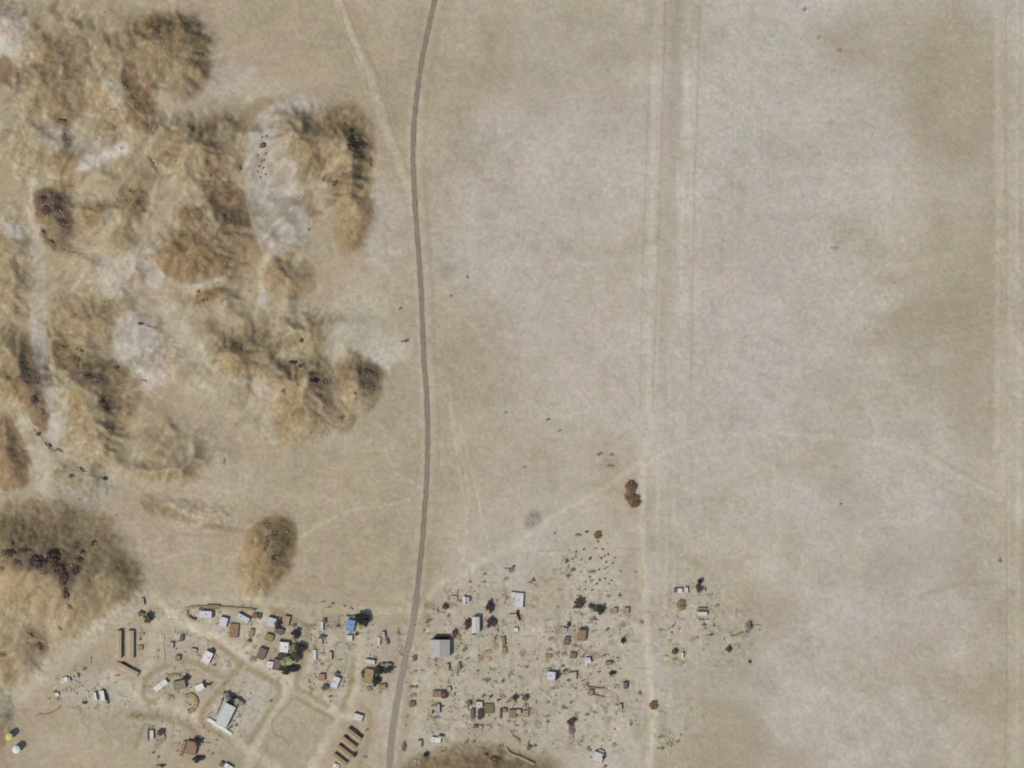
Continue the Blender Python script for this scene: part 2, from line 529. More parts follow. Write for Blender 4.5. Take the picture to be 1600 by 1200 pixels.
# patches with an outline of their own
PATCH = """0,786 60,784 105,795 140,820 165,850 195,872 215,886 216,915 200,940 170,960 140,985 100,1000 60,1006 0,1012|O|.75|4
0,800 60,790 104,800 138,826 162,856 192,876 212,888 213,912 196,934 160,950 125,965 112,930 90,905 50,895 0,890|B|.6|7
380,285 384,220 400,182 425,165 455,170 462,215 470,290 478,335 480,372 452,390 405,384 390,330|L|.6|7
405,300 440,290 470,320 474,370 445,384 412,378|W|.6|7
508,172 540,161 572,178 589,235 584,290 566,340 548,392 532,365 522,300 512,210|K|.5|4
512,176 540,162 572,178 588,235 578,272 556,262 545,215 520,200|B|.75|7
526,285 550,272 580,270 580,300 562,345 546,388 530,360|A|.8|5
555,560 580,558 598,570 594,612 574,640 550,646 545,600|K|.6|4
566,566 590,572 592,600 570,618 556,600|U|.55|7
425,650 440,600 470,575 520,580 540,610 548,660 530,680 490,650 465,680 440,695 425,680|O|.6|6
430,650 455,630 478,650 462,682 438,694|A|.5|6
368,900 378,850 410,812 445,806 466,830 458,870 430,905 402,934 385,925|A|.6|4
415,815 445,808 464,832 454,872 430,900 418,860|B|.6|8
200,60 235,22 280,20 305,45 330,90 322,140 280,160 245,130 215,120|B|.55|10
228,40 240,20 252,38 246,62|D|.4|8
262,40 278,22 312,58 300,78 268,80|D|.35|8
62,70 85,75 100,150 110,192 90,190 70,150|B|.7|8
105,85 135,80 130,150 112,192 98,180|B|.7|8
140,110 160,150 182,200 175,215 150,190|B|.6|7
190,150 225,110 240,150 242,205 215,200|R|.7|8
248,210 265,206 284,225 270,265 250,245|B|.45|5
210,230 235,205 250,265 230,285 190,290|V|.5|5
236,400 280,385 340,400 400,405 350,430 300,445 262,430|R|.8|9
270,380 300,378 345,410 300,425|D|.45|9
315,262 345,250 372,290 382,350 400,398 360,380 335,330|B|.6|8
345,290 372,300 376,340 360,345|R|.6|8
285,335 300,330 330,378 320,388 300,365|R|.75|6
195,300 230,298 225,345 200,335|B|.7|5
205,355 225,350 212,390 185,385 172,372|V|.7|6
128,320 158,318 155,350 135,352|R|.7|6
56,305 90,295 115,345 110,372 80,358 60,345|U|.6|9
85,485 130,465 165,490 170,540 140,560 100,520|V|.7|8
80,515 100,560 150,570 110,590 90,560|D|.6|8
118,580 160,575 205,600 205,640 185,680 160,640 140,605|B|.75|7
110,650 140,610 180,650 190,700 150,720 110,700|O|.7|8
215,500 235,505 250,560 245,590 215,590 195,540|L|.8|7
255,480 285,490 330,560 320,575 280,540|P|.7|7
350,560 360,520 395,500 430,520 440,560 400,590 365,585|V|.6|7
408,420 430,405 480,405 495,440 475,468 440,465 415,450|V|.55|5
0,665 22,690 46,750 30,762 0,760|R|.85|4
40,600 60,605 78,665 62,672 48,630|R|.7|5
0,790 60,785 130,805 165,835 190,870 130,870 60,850 0,850|B|.65|10
160,860 190,872 216,885 214,920 190,948 150,960 170,900|V|.6|5
175,878 205,878 212,895 185,902|A|.8|5
0,900 60,905 90,940 100,980 50,985 0,980|O|.7|12
80,740 130,735 170,750 165,775 120,785 90,770|G|.6|6
218,780 245,785 285,805 262,812 225,795|B|.45|4
640,1185 700,1165 780,1165 860,1200 870,1270 630,1270|B|.8|9
660,1190 720,1175 770,1180 800,1200 700,1210|R|.6|10
505,480 560,470 610,520 600,560 560,555 520,565 505,520|P|.6|8
560,550 600,545 610,585 600,575|W|.7|4
12,853 40,850 62,856 84,850 104,858 120,866 136,878 124,898 116,920 110,946 100,928 94,902 74,892 52,888 34,890 14,876|U|.7|6
56,862 84,862 104,872 112,892 104,912 92,894 66,886|N|.55|6
118,842 132,850 130,862 116,858|U|.5|5
62,300 90,302 112,338 106,362 82,352 64,338|U|.6|6
538,196 556,200 562,224 556,242 542,238 546,220|N|.5|6
550,222 578,222 580,238 556,242|U|.6|6
522,284 530,272 562,266 564,272 532,288|N|.6|4
136,582 166,582 174,598 150,604 134,594|U|.65|5
154,616 166,622 176,648 166,644|N|.6|4
566,572 590,574 592,592 576,600 562,592|U|.4|6
48,608 62,612 66,632 52,630|U|.6|5"""
for l in PATCH.split('\n'):
    p, c, s, so_ = l.split('|'); poly([tuple(float(t) for t in q.split(',')) for q in p.split()], PAL[c], float(s), float(so_) * .7)
# slopes bare of sand show brown rock, sand and silt lie pale along the drainage lines
st = ss(.10, .36, SLP + F9 * .18) * .42; C = mixc(C, np.array((132, 115, 86), np.float32), st)
C = mixc(C, np.array((116, 96, 68), np.float32), ss(.32, .6, SLP + F9 * .2) * .35)
pl = ss(1.5, 3.6, DR) * ss(.5, .12, SLP) * .62; C = mixc(C, np.array((176, 163, 135), np.float32), pl)
n5 = fbm(X * .9 + W1x * 110, Y * .9 + W1y * 110, 46, 3, 10)
LF = ss(660, 600, X) * ss(560, 660, Y) * ss(1000, 930, Y) * (1 - HM)
ve = np.exp(-(n5 / .014) ** 2) * LF * .4; C = mixc(C, np.array((173, 161, 137), np.float32), ve)
ve = np.exp(-((n5 - .09) / .012) ** 2) * LF * .28; C = mixc(C, np.array((142, 127, 98), np.float32), ve)
village = np.zeros_like(X)
for cx, cy, rx, ry in ((330, 1000, 130, 65), (300, 1100, 120, 70), (510, 1030, 110, 80), (730, 1030, 110, 150), (900, 980, 90, 130), (900, 1120, 110, 70), (1090, 980, 90, 70), (140, 1080, 60, 40), (1050, 1130, 60, 60)):
    w, d, th = ell(cx, cy, rx, ry); village[w] = np.maximum(village[w], ss(1.2, .7, d))
C = mixc(C, np.array((170, 160, 139), np.float32), village * .6)
line(ROAD_, 34, (170, 159, 138), .35); line(ROAD_, 14, (177, 166, 144), .6); line([(x + 17, y) for x, y in ROAD_], 6, (154, 139, 114), .4); line([(x - 15, y) for x, y in ROAD_], 4, (156, 143, 118), .25)
# dirt tracks: points, width, colour, strength; '*' = wide enough to be a road surface of its own
TRK = """*0,1108 60,1062 125,1008 190,957 235,932|26|P|.8
*235,934 300,938 420,940 520,952 640,955|13|T|.8
*655,952 690,912 740,886 800,855 870,805 940,765 1000,725|9|H|.5
*1010,690 1003,760 1003,850 1008,950 1014,1040 1020,1120 1012,1200|11|H|.8
*945,775 975,800 1003,845|9|P|.5
*1005,730 1060,696 1150,678 1260,680 1400,702 1500,745 1600,800|7|Q|.38
*527,0 542,40 562,92 580,130 598,190 612,230 634,280 650,330|12|H|.42
518,0 540,60 556,110 568,150 590,185|2.5|X|.4
549,0 575,80 600,140 622,200|2|X|.35
535,0 556,50 585,110 606,175 622,225 638,275|2.2|B|.35
527,5 545,60 568,110 575,140|2|B|.45
700,600 716,690 732,770 722,880|5|P|.6
695,610 712,680|2|P|.7
742,745 752,800 768,870|4|P|.5
*1580,0 1580,300 1578,600 1576,900 1578,1200|36|P|.4
1548,60 1548,400 1546,720|14|E|.35
1559,0 1559,400 1558,700|8|Q|.28
1572,0 1572,1200|3|X|.25
1590,0 1590,1200|6|Q|.25
1018,0 1012,200 1004,420 1000,640|2.5|E|.55
1012,0 1006,200 998,420|2|P|.4
1054,0 1048,200 1042,330|26|E|.42
1042,330 1039,440 1035,520|20|E|.25
1036,520 1034,620|12|E|.12
1040,0 1034,200 1028,400 1020,640|3|X|.3
1066,200 1060,400 1054,600|3|P|.4
1074,240 1068,400 1062,620|2.5|P|.4
*1078,0 1074,200 1066,400 1060,600|15|Q|.28
1094,0 1090,160 1084,330 1080,600|2|V|.4
1028,0 1024,200 1018,400 1010,640|9|Q|.25
1125,340 1127,420|6|E|.25
1440,930 1490,915 1560,908|8|E|.6
290,948 400,950|5|V|.6
292,950 300,965|5|V|.7
55,1118 75,1116 93,1106|2.5|B|.6
640,1040 633,1130 628,1190|11|E|.6
665,900 662,960|6|R|.15
670,780 668,900|5|A|.2
674,0 668,40 655,120|22|O|.25
1000,850 1002,930 965,935|3|B|.25
965,855 1000,860|3|B|.2
904,921 945,921 990,926|1.5|D|.3
841,861 875,861|1.5|R|.4
916,1068 925,1074 945,1076|2|B|.4
944,984 982,984 982,975|1.5|B|.3
680,404 700,400 715,402|1.5|E|.3
200,160 238,200 250,250 262,275|2|P|.6
235,180 238,240 250,268|3|P|.7
22,120 28,170 42,215|4|P|.5
80,500 110,545 150,560|1.5|D|.6
90,535 125,540 140,555|1.5|D|.5
95,520 85,560 110,565|3|D|.4
55,670 68,685 78,700 98,705|3|N|.8
100,728 130,740 165,748|2|D|.8
205,580 225,595|2|D|.6
218,505 245,512|2|N|.7
65,355 75,375 85,390|4|N|.8
80,375 105,385 140,390|2|D|.6
95,400 120,410 125,430|1.5|D|.4
232,245 240,255 246,268|2.5|N|.8
345,615 390,650 440,680|2|E|.5
320,640 380,670 420,710|2|G|.4
300,620 350,640|2|P|.5
310,590 320,640|2|P|.5
370,700 360,745 400,790 440,800|1.5|B|.4
430,750 445,790|1.5|G|.6
350,712 350,732|4|G|.8
230,850 330,870 360,850|1.5|E|.4
240,918 280,917|3|E|.6
470,250 478,300 483,360|3|V|.5
563,430 570,465|1.5|P|.6
520,455 545,425 560,435|2|P|.5
420,400 408,440 418,470|7|P|.8
640,1070 640,1100|8|R|.2
1040,1145 1060,1180|20|V|.2
250,620 300,560 340,600|2|P|.5
130,420 190,400 230,370|2|P|.3
600,230 620,300|2|E|.3
150,400 200,330 230,290|2|P|.5
238,245 237,215 254,180 300,172 372,186|2.5|P|.7
380,290 392,340 410,385|3|P|.8
460,260 464,300 478,330|4|P|.6
95,80 98,120 94,170|5|P|.6
150,95 175,150 205,205|4|P|.7
240,300 232,340 210,390|4|P|.6
285,260 260,300 250,350 225,390|5|P|.5
300,335 330,380|3|P|.4
40,250 52,330 60,400 62,480 80,560 96,640|7|P|.7
105,580 108,620|4|P|.7
225,600 260,625 300,640|3|P|.5
195,520 198,560 210,590|3|W|.6
*300,978 328,992 389,1029 451,1062 530,1116|14|H|.75
*530,1116 508,1160 484,1205|14|H|.7
*385,1021 400,985 418,952|11|H|.65
*447,1074 412,1140 383,1205|14|H|.7
*170,1052 230,1092 312,1121 385,1168 436,1205|14|H|.65
*246,975 230,1037 216,1074|14|H|.55
*240,935 270,960 305,982|13|H|.6
*568,955 563,1004 556,1070 545,1120|13|H|.55
*655,1000 648,1060 655,1140|10|H|.3
295,951 297,967 311,969|5|X|.6
422,951 455,966 478,980 480,1012 471,1037|9|X|.62
471,1037 463,1070 478,1082 512,1103|9|X|.65
332,1002 377,1037|9|X|.62
377,1037 357,1062 324,1103 316,1127 357,1156|9|X|.6
385,1043 435,1074 422,1107 389,1160|9|X|.6
280,1027 312,1040 348,1057|9|X|.6
262,1041 232,1055 224,1075 226,1090 242,1098|8|X|.6
201,1119 246,1121 287,1131 307,1148 311,1160|10|X|.62
225,1135 219,1150 213,1168|6|X|.5
463,1090 490,1106 520,1123|6|X|.6
455,1094 426,1127 430,1147 447,1156 452,1166|3.5|X|.6
551,1029 551,1050 545,1080 533,1110|8|X|.6
566,1103 578,1119 574,1160 562,1198|9|X|.4
623,980 625,1020|5|X|.4
518,914 566,938 635,947|2.5|X|.4
420,1165 400,1200|4|X|.4
360,745 372,720 410,712 440,730 446,765 425,790 385,785 362,762|3|X|.3
230,800 270,830 330,838 380,830|4|X|.3
240,880 300,862 360,872 380,850|3|H|.4
470,840 540,800 600,790 640,780|4|H|.35
500,700 560,705 640,700|3|H|.35
500,730 560,745 620,720|3|X|.25
600,700 620,740 655,760|4|H|.35
460,700 462,730|3|X|.5
225,640 290,670 330,690|3|H|.4
330,610 390,640 430,700|2.5|H|.45
350,620 400,665 420,690|2|X|.4
310,700 350,690 420,700 500,690|3|X|.25
702,620 712,700 728,800 724,880|3|H|.45
718,660 742,760 760,840 768,880|2.5|H|.45
690,780 690,900|4|E|.3
1440,700 1500,735 1560,770|3|E|.4"""
TM = np.zeros_like(X)
for l in TRK.split('\n'):
    star = l[0] == '*'; p, wd, c, s = l.lstrip('*').split('|')
    pts = [tuple(float(t) for t in q.split(',')) for q in p.split()]; wd = float(wd)
    line(pts, wd, PAL[c], float(s))
    if star:
        w, d = seg_dist(smooth_pts(pts), wd + 4, 1.0); TM[w] = np.maximum(TM[w], (d < wd / 2).astype(np.float32))
        # wheel ruts and the loose soil pushed up along them
        if wd > 8:
            m = np.exp(-((d - wd * .22) / 1.3) ** 2) * .25; C[w] = mixc(C[w], np.array((178, 168, 147), np.float32), m)
# ploughing / wheel marks north-south on the plain
vs = (fbm(X * 6, Y * .25, 40, 3, 4)) * ss(980, 1020, X) * ss(1110, 1080, X) + fbm(X * 7, Y * .12, 40, 3, 5) * ss(1550, 1560, X)
C += vs[..., None] * 16
sp = fbm(X, Y, 6.5, 2, 7); sp2 = fbm(X, Y, 4.5, 2, 10)
C += (village * (-ss(.16, .34, sp) * 26 + ss(.16, .32, sp2) * 16))[..., None]
fine = fbm(X, Y, 3.6, 1, 9)
fl = ss(.14, .3, fbm(X, Y, 7, 3, 8)) * ss(-.1, .15, F30) * (1 - RG); C = mixc(C, np.array((188, 179, 160), np.float32), fl * .28 * (X > 640))
fd = ss(.16, .32, fbm(X, Y, 8, 3, 3)) * (1 - RG); C = mixc(C, np.array((148, 136, 112), np.float32), fd * .2)
C += (F4 * 15 + F9 * 11 + F30 * 14 + fine * 6)[..., None]
wv = fbm(X * .5 + W1x * 60, Y * 1.6 + W1y * 60, 16, 3, 2); C += (wv * 8)[..., None] * np.array((1, .95, .85), np.float32)
stq = fbm(X * 1.8 + Y * .9 + W1x * 40, (Y - X * .5) * .35, 12, 3, 6); C += (stq * np.maximum(RG, HM) * 36)[..., None] * np.array((1, 1, .9), np.float32)
C += (HM * (rough2 * 22 + F4 * 10))[..., None] * np.array((1, .95, .85), np.float32)
ch = fbm(X, Y, 9, 3, 15); ch2 = fbm(X, Y, 26, 3, 0)
C += (ch * 7 + ch2 * 6)[..., None] * np.array((.6, -.25, .9), np.float32) + (ch2 * 5)[..., None] * np.array((.5, .1, -.9), np.float32)
q_ = np.random.RandomState(21)
for k in range(300):
    ax, ay = (q_.uniform(665, 1000), q_.uniform(925, 1150)) if k < 240 else (q_.uniform(480, 545), q_.uniform(950, 1090))
    if k % 3 == 0:
        L_ = q_.uniform(6, 22); hz = q_.rand() < .5; line([(ax, ay), (ax + L_ * hz, ay + L_ * (1 - hz))], q_.uniform(1.5, 2.6), PAL['X'], .55, sm=False)
    else: blob(ax, ay, q_.uniform(2.5, 8), q_.uniform(2.5, 7), q_.uniform(0, 180), PAL[('X', 'G', 'R', 'W', 'P', 'W')[k % 6]], q_.uniform(.3, .6), .8)
ALB = lin(np.clip(C, 8, 250)) * ALBK
ALB = np.clip(ALB, .01, .9)

# ---------------------------------------------------------------- materials
def node_mat(name):
    m = bpy.data.materials.new(name); m.use_nodes = True
    return m, m.node_tree, m.node_tree.nodes['Principled BSDF']
def soil_mat():
    m, t, b = node_mat('soil'); N = t.nodes; L = t.links
    at = N.new('ShaderNodeAttribute'); at.attribute_name = 'soil'
    geo = N.new('ShaderNodeNewGeometry')
    n1 = N.new('ShaderNodeTexNoise'); n1.inputs['Scale'].default_value = .9; n1.inputs['Detail'].default_value = 4
    n2 = N.new('ShaderNodeTexNoise'); n2.inputs['Scale'].default_value = .28; n2.inputs['Detail'].default_value = 5
    for n in (n1, n2): L.new(geo.outputs['Position'], n.inputs['Vector'])
    mr = N.new('ShaderNodeMapRange'); mr.inputs[1].default_value = .3; mr.inputs[2].default_value = .7; mr.inputs[3].default_value = .88; mr.inputs[4].default_value = 1.12
    mr2 = N.new('ShaderNodeMapRange'); mr2.inputs[1].default_value = .3; mr2.inputs[2].default_value = .7; mr2.inputs[3].default_value = .93; mr2.inputs[4].default_value = 1.07
    L.new(n1.outputs[0], mr.inputs[0]); L.new(n2.outputs[0], mr2.inputs[0])
    mu = N.new('ShaderNodeMath'); mu.operation = 'MULTIPLY'; L.new(mr.outputs[0], mu.inputs[0]); L.new(mr2.outputs[0], mu.inputs[1])
    vm = N.new('ShaderNodeVectorMath'); vm.operation = 'SCALE'; L.new(at.outputs['Color'], vm.inputs[0]); L.new(mu.outputs[0], vm.inputs['Scale'])
    L.new(vm.outputs[0], b.inputs['Base Color']); b.inputs['Roughness'].default_value = .95; b.inputs['Specular IOR Level'].default_value = .15
    bp = N.new('ShaderNodeBump'); bp.inputs['Strength'].default_value = .35; bp.inputs['Distance'].default_value = .5
    L.new(n1.outputs[0], bp.inputs['Height']); L.new(bp.outputs[0], b.inputs['Normal'])
    return m
SOILM = soil_mat()
def mat(name, rgb, var=.18, scale=1.2, rough=.85, streak=False):
    """rgb is a display colour in sunlight; mottled, weathered"""
    if name in bpy.data.materials: return bpy.data.materials[name]
    m, t, b = node_mat(name); N = t.nodes; L = t.links
    c = lin(rgb) * ALBK
    tc = N.new('ShaderNodeTexCoord'); oi = N.new('ShaderNodeObjectInfo')
    ad = N.new('ShaderNodeVectorMath'); ad.operation = 'ADD'; L.new(tc.outputs['Object'], ad.inputs[0]); L.new(oi.outputs['Location'], ad.inputs[1])
    n = N.new('ShaderNodeTexNoise'); n.inputs['Scale'].default_value = scale; n.inputs['Detail'].default_value = 4
    if streak:
        sc = N.new('ShaderNodeVectorMath'); sc.operation = 'MULTIPLY'; sc.inputs[1].default_value = (2.2, .35, 1); L.new(ad.outputs[0], sc.inputs[0]); L.new(sc.outputs[0], n.inputs['Vector'])
    else: L.new(ad.outputs[0], n.inputs['Vector'])
    r = N.new('ShaderNodeValToRGB'); e = r.color_ramp.elements
    e[0].position = .3; e[1].position = .7
    e[0].color = (*[float(v * (1 - var * 1.3)) for v in c], 1); e[1].color = (*[float(min(v * (1 + var), .92)) for v in c], 1)
    L.new(n.outputs[0], r.inputs[0]); L.new(r.outputs[0], b.inputs['Base Color'])
    b.inputs['Roughness'].default_value = rough; b.inputs['Specular IOR Level'].default_value = .25
    return m

# ---------------------------------------------------------------- link helpers
col = scene.collection
def tag(o, label=None, cat=None, group=None, kind=None):
    if label: o['label'] = label
    if cat: o['category'] = cat
    if group: o['group'] = group
    if kind: o['kind'] = kind
    return o
class MB:
    def __init__(s): s.v = []; s.f = []
    def add(s, vs, fs):
        k = len(s.v); s.v += [tuple(v) for v in vs]; s.f += [tuple(i + k for i in f) for f in fs]
    def box(s, x0, x1, y0, y1, z0, z1, a=0, c=(0, 0)):
        ca, sa = math.cos(a), math.sin(a)
        vs = [(c[0] + x * ca - y * sa, c[1] + x * sa + y * ca, z) for z in (z0, z1) for y in (y0, y1) for x in (x0, x1)]
        s.add(vs, [(0, 2, 3, 1), (4, 5, 7, 6), (0, 1, 5, 4), (2, 6, 7, 3), (0, 4, 6, 2), (1, 3, 7, 5)])
    def tube(s, p, q, r0, r1, n=6):
        p = Vector(p); q = Vector(q); d = (q - p).normalized(); u = d.orthogonal().normalized(); w = d.cross(u)
        vs = [c + (u * math.cos(2 * math.pi * i / n) + w * math.sin(2 * math.pi * i / n)) * r for c, r in ((p, r0), (q, r1)) for i in range(n)]
        s.add(vs, [(i, (i + 1) % n, n + (i + 1) % n, n + i) for i in range(n)] + [tuple(range(n))[::-1], tuple(range(n, 2 * n))])
    def mesh(s, name):
        me = bpy.data.meshes.new(name); me.from_pydata(s.v, [], s.f); me.update(); return me
def link(name, me, m=None, parent=None, smooth=False):
    o = bpy.data.objects.new(name, me); col.objects.link(o)
    if m is not None:
        if not me.materials: me.materials.append(m)
        elif me.materials[0] != m: o.material_slots[0].link = 'OBJECT'; o.material_slots[0].material = m
    if parent: o.parent = parent
    if smooth:
        for p in me.polygons: p.use_smooth = True
    return o
def empty(name, px, py, rz=0, label=None, cat=None, group=None, dz=0):
    o = bpy.data.objects.new(name, None); col.objects.link(o); o.empty_display_size = 1
    o.location = (wx(px), wy(py), zat(px, py) + dz); o.rotation_euler = (0, 0, rz)
    return tag(o, label, cat, group)

# ---------------------------------------------------------------- ground, hills, dirt tracks: one continuous surface cut into its kinds
VX = (X - 800) * S; VY = (600 - Y) * S
P3 = np.stack([VX, VY, Z], -1).reshape(-1, 3).astype(np.float32)
A4 = np.concatenate([ALB, np.ones(X.shape + (1,), np.float32)], -1).reshape(-1, 4).astype(np.float32)
# vertex normals of the whole sheet, so that the cut pieces shade as one
jj, ii = np.meshgrid(np.arange(NY - 1), np.arange(NX - 1), indexing='ij')
q0 = (jj * NX + ii); Q = np.stack([q0, q0 + NX, q0 + NX + 1, q0 + 1], -1).reshape(-1, 4)
hmf = (HM[:-1, :-1] + HM[1:, 1:]).reshape(-1) / 2; tmf = np.maximum(TM[:-1, :-1], TM[1:, 1:]).reshape(-1)
cls = np.where(hmf > .3, 1, np.where(tmf > .5, 2, 0))
for k, nm in ((0, 'ground'), (1, 'hills'), (2, 'dirt_tracks')):
    q = Q[cls == k]; used, inv = np.unique(q, return_inverse=True); inv = inv.reshape(-1)
    me = bpy.data.meshes.new(nm); me.vertices.add(len(used)); me.vertices.foreach_set('co', P3[used].ravel())
    me.loops.add(len(inv)); me.loops.foreach_set('vertex_index', inv.astype(np.int32))
    me.polygons.add(len(q)); me.polygons.foreach_set('loop_start', np.arange(0, len(inv), 4, dtype=np.int32))
    me.polygons.foreach_set('loop_total', np.full(len(q), 4, np.int32)); me.polygons.foreach_set('use_smooth', np.ones(len(q), bool))
    me.update(calc_edges=True)
    at = me.color_attributes.new('soil', 'FLOAT_COLOR', 'POINT'); at.data.foreach_set('color', A4[used].ravel())
    tag(link(nm, me, SOILM), kind='structure')

# ---------------------------------------------------------------- the highway: tarmac with sand drifting over its edges
def road_mat():
    m, t, b = node_mat('tarmac'); N = t.nodes; L = t.links
    at = N.new('ShaderNodeAttribute'); at.attribute_name = 'soil'
    geo = N.new('ShaderNodeNewGeometry')
    n = N.new('ShaderNodeTexNoise'); n.inputs['Scale'].default_value = .5; n.inputs['Detail'].default_value = 5; L.new(geo.outputs['Position'], n.inputs['Vector'])
    mr = N.new('ShaderNodeMapRange'); mr.inputs[1].default_value = .3; mr.inputs[2].default_value = .7; mr.inputs[3].default_value = .84; mr.inputs[4].default_value = 1.16
    L.new(n.outputs[0], mr.inputs[0])
    vm = N.new('ShaderNodeVectorMath'); vm.operation = 'SCALE'; L.new(at.outputs['Color'], vm.inputs[0]); L.new(mr.outputs[0], vm.inputs['Scale'])
    L.new(vm.outputs[0], b.inputs['Base Color']); b.inputs['Roughness'].default_value = .9
    return m
def make_road():
    pts = smooth_pts(ROAD, 24); me_v = []; cc = []; fs = []; K = 12
    tar = np.array((127, 114, 97.)); sand = np.array((158, 146, 124.)); old = np.array((136, 127, 111.))
    for i, (x, y) in enumerate(pts):
        a = pts[max(i - 1, 0)]; b = pts[min(i + 1, len(pts) - 1)]; t = np.array((b[0] - a[0], b[1] - a[1])); t /= np.hypot(*t); n = np.array((-t[1], t[0]))
        hw = 4.9 + (1.0 if y > 930 else 0)
        for k in range(K + 1):
            u = -1 + 2 * k / K; wob = .5 * float(vn(np.array(i / 3.), np.array(k * .3 + 40), 3) - .5)
            q = np.array((x, y)) + n * u * hw
            me_v.append((wx(q[0]), wy(q[1]), zat(q[0], q[1]) + .07 + .06 * (1 - u * u) + (.45 if y < -90 or y > 1290 else 0)))
            core = ss(.98 + wob, .55 + wob, np.array(abs(u))); f = float(ss(880, 1000, np.array(y)))
            c = sand + ((tar * (1 - f) + old * f) - sand) * core * (1 + .22 * float(vn(np.array(i / 4.), np.array(7.), 5) - .5))
            c = c + (4 * math.exp(-(u / .22) ** 2) - 9 * math.exp(-((abs(u) - .52) / .16) ** 2)) * (1 if y < 900 else .4)
            cc.append(c)
    for i in range(len(pts) - 1):
        for k in range(K):
            a = i * (K + 1) + k; fs.append((a, a + 1, a + K + 2, a + K + 1))
    me = bpy.data.meshes.new('highway'); me.from_pydata(me_v, [], fs); me.update()
    at = me.color_attributes.new('soil', 'FLOAT_COLOR', 'POINT')
    A = np.concatenate([lin(np.array(cc)) * ALBK, np.ones((len(cc), 1))], -1).astype(np.float32); at.data.foreach_set('color', A.ravel())
    if me.polygons[0].normal.z < 0: me.flip_normals()
    tag(link('highway', me, road_mat(), smooth=True), kind='structure')
make_road()
# ---------------------------------------------------------------- builders
COL = dict(white=(208, 204, 197), lilac=(196, 188, 190), grey=(166, 160, 154), dgrey=(104, 98, 92), tan=(168, 151, 124), sand=(176, 162, 136), brown=(138, 114, 90), dbrown=(84, 64, 54),
           rust=(156, 122, 94), red=(124, 96, 84), blue=(112, 138, 180), pale=(190, 184, 172), mint=(184, 187, 180), green=(66, 70, 44), dgreen=(42, 44, 32), olive=(116, 108, 74), yg=(142, 142, 88),
           gg=(130, 125, 102), purple=(108, 94, 86), orange=(154, 130, 94), yellow=(186, 186, 100), mud=(154, 138, 108), mustard=(144, 126, 86), stone=(80, 65, 56), bstone=(120, 98, 76), glass=(70, 78, 84), door=(96, 84, 66), dred=(62, 42, 40), ochre=(158, 138, 108), coco=(120, 88, 58), tanb=(136, 110, 72))
def M_(c, suffix='', **k):
    v = COL[c]
    if suffix == '_leaf': v = tuple(min(255, (a * .8 + sum(v) / 15) * 1.16 + 13) for a in v)     # leaves themselves are paler than a whole crown looks
    if suffix == '_scrub': g_ = sum(v) / 3; v = tuple(min(255, (a * .6 + g_ * .4) * 1.1 + 12) for a in v)
    return mat(c + suffix, v, **k)
GH = 'houses of the desert village'; rnd = random.Random(3)
def flat_house(x, y, w, h, ang, c, H, label, name='flat_roofed_house', cat='house', group=GH):
    w *= S; h *= S; e = empty(name, x, y, -R(ang), label, cat, group, -.15)
    wl = MB(); wl.box(-w / 2, w / 2, -h / 2, h / 2, -.4, H); link('wall', wl.mesh('wall'), M_('pale' if c in ('white', 'lilac', 'blue', 'mint', 'pale') else 'mud', '_wall'), e)
    rf = MB(); t = .22; a, b = w / 2 + .06, h / 2 + .06
    rf.box(-a + t, a - t, -b + t, b - t, H + .003, H + .10)
    rf.box(-a, a, b - t, b, H + .003, H + .34); rf.box(-a, a, -b, -b + t, H + .003, H + .34)
    rf.box(-a, -a + t, -b + t, b - t, H + .003, H + .34); rf.box(a - t, a, -b + t, b - t, H + .003, H + .34)
    r = link('roof', rf.mesh('roof'), M_(c, '_roof', scale=.8, var=.14), e)
    if w > 4.5 and h > 3.5 and rnd.random() < .6:
        v = MB(); px_ = rnd.uniform(-.25, .25) * w; v.box(px_ - .5, px_ + .5, -.5, .5, H + .103, H + .8); link('roof_hatch', v.mesh('roof_hatch'), M_('grey', '_hatch'), r)
    side = -1
    d = MB(); dx = rnd.uniform(-.2, .2) * w; d.box(dx - .45, dx + .45, -h / 2 - .06, -h / 2 - .003, -.2, min(2.0, H * .8)); link('door', d.mesh('door'), M_('door'), e)
    for s in (-1, 1):
        if w > 4:
            g = MB(); gx_ = dx + s * w * .27
            if abs(gx_) < w / 2 - .5: g.box(gx_ - .4, gx_ + .4, -h / 2 - .05, -h / 2 - .003, H * .38, H * .72); link('window', g.mesh('window'), M_('glass', rough=.2), e)
    return e
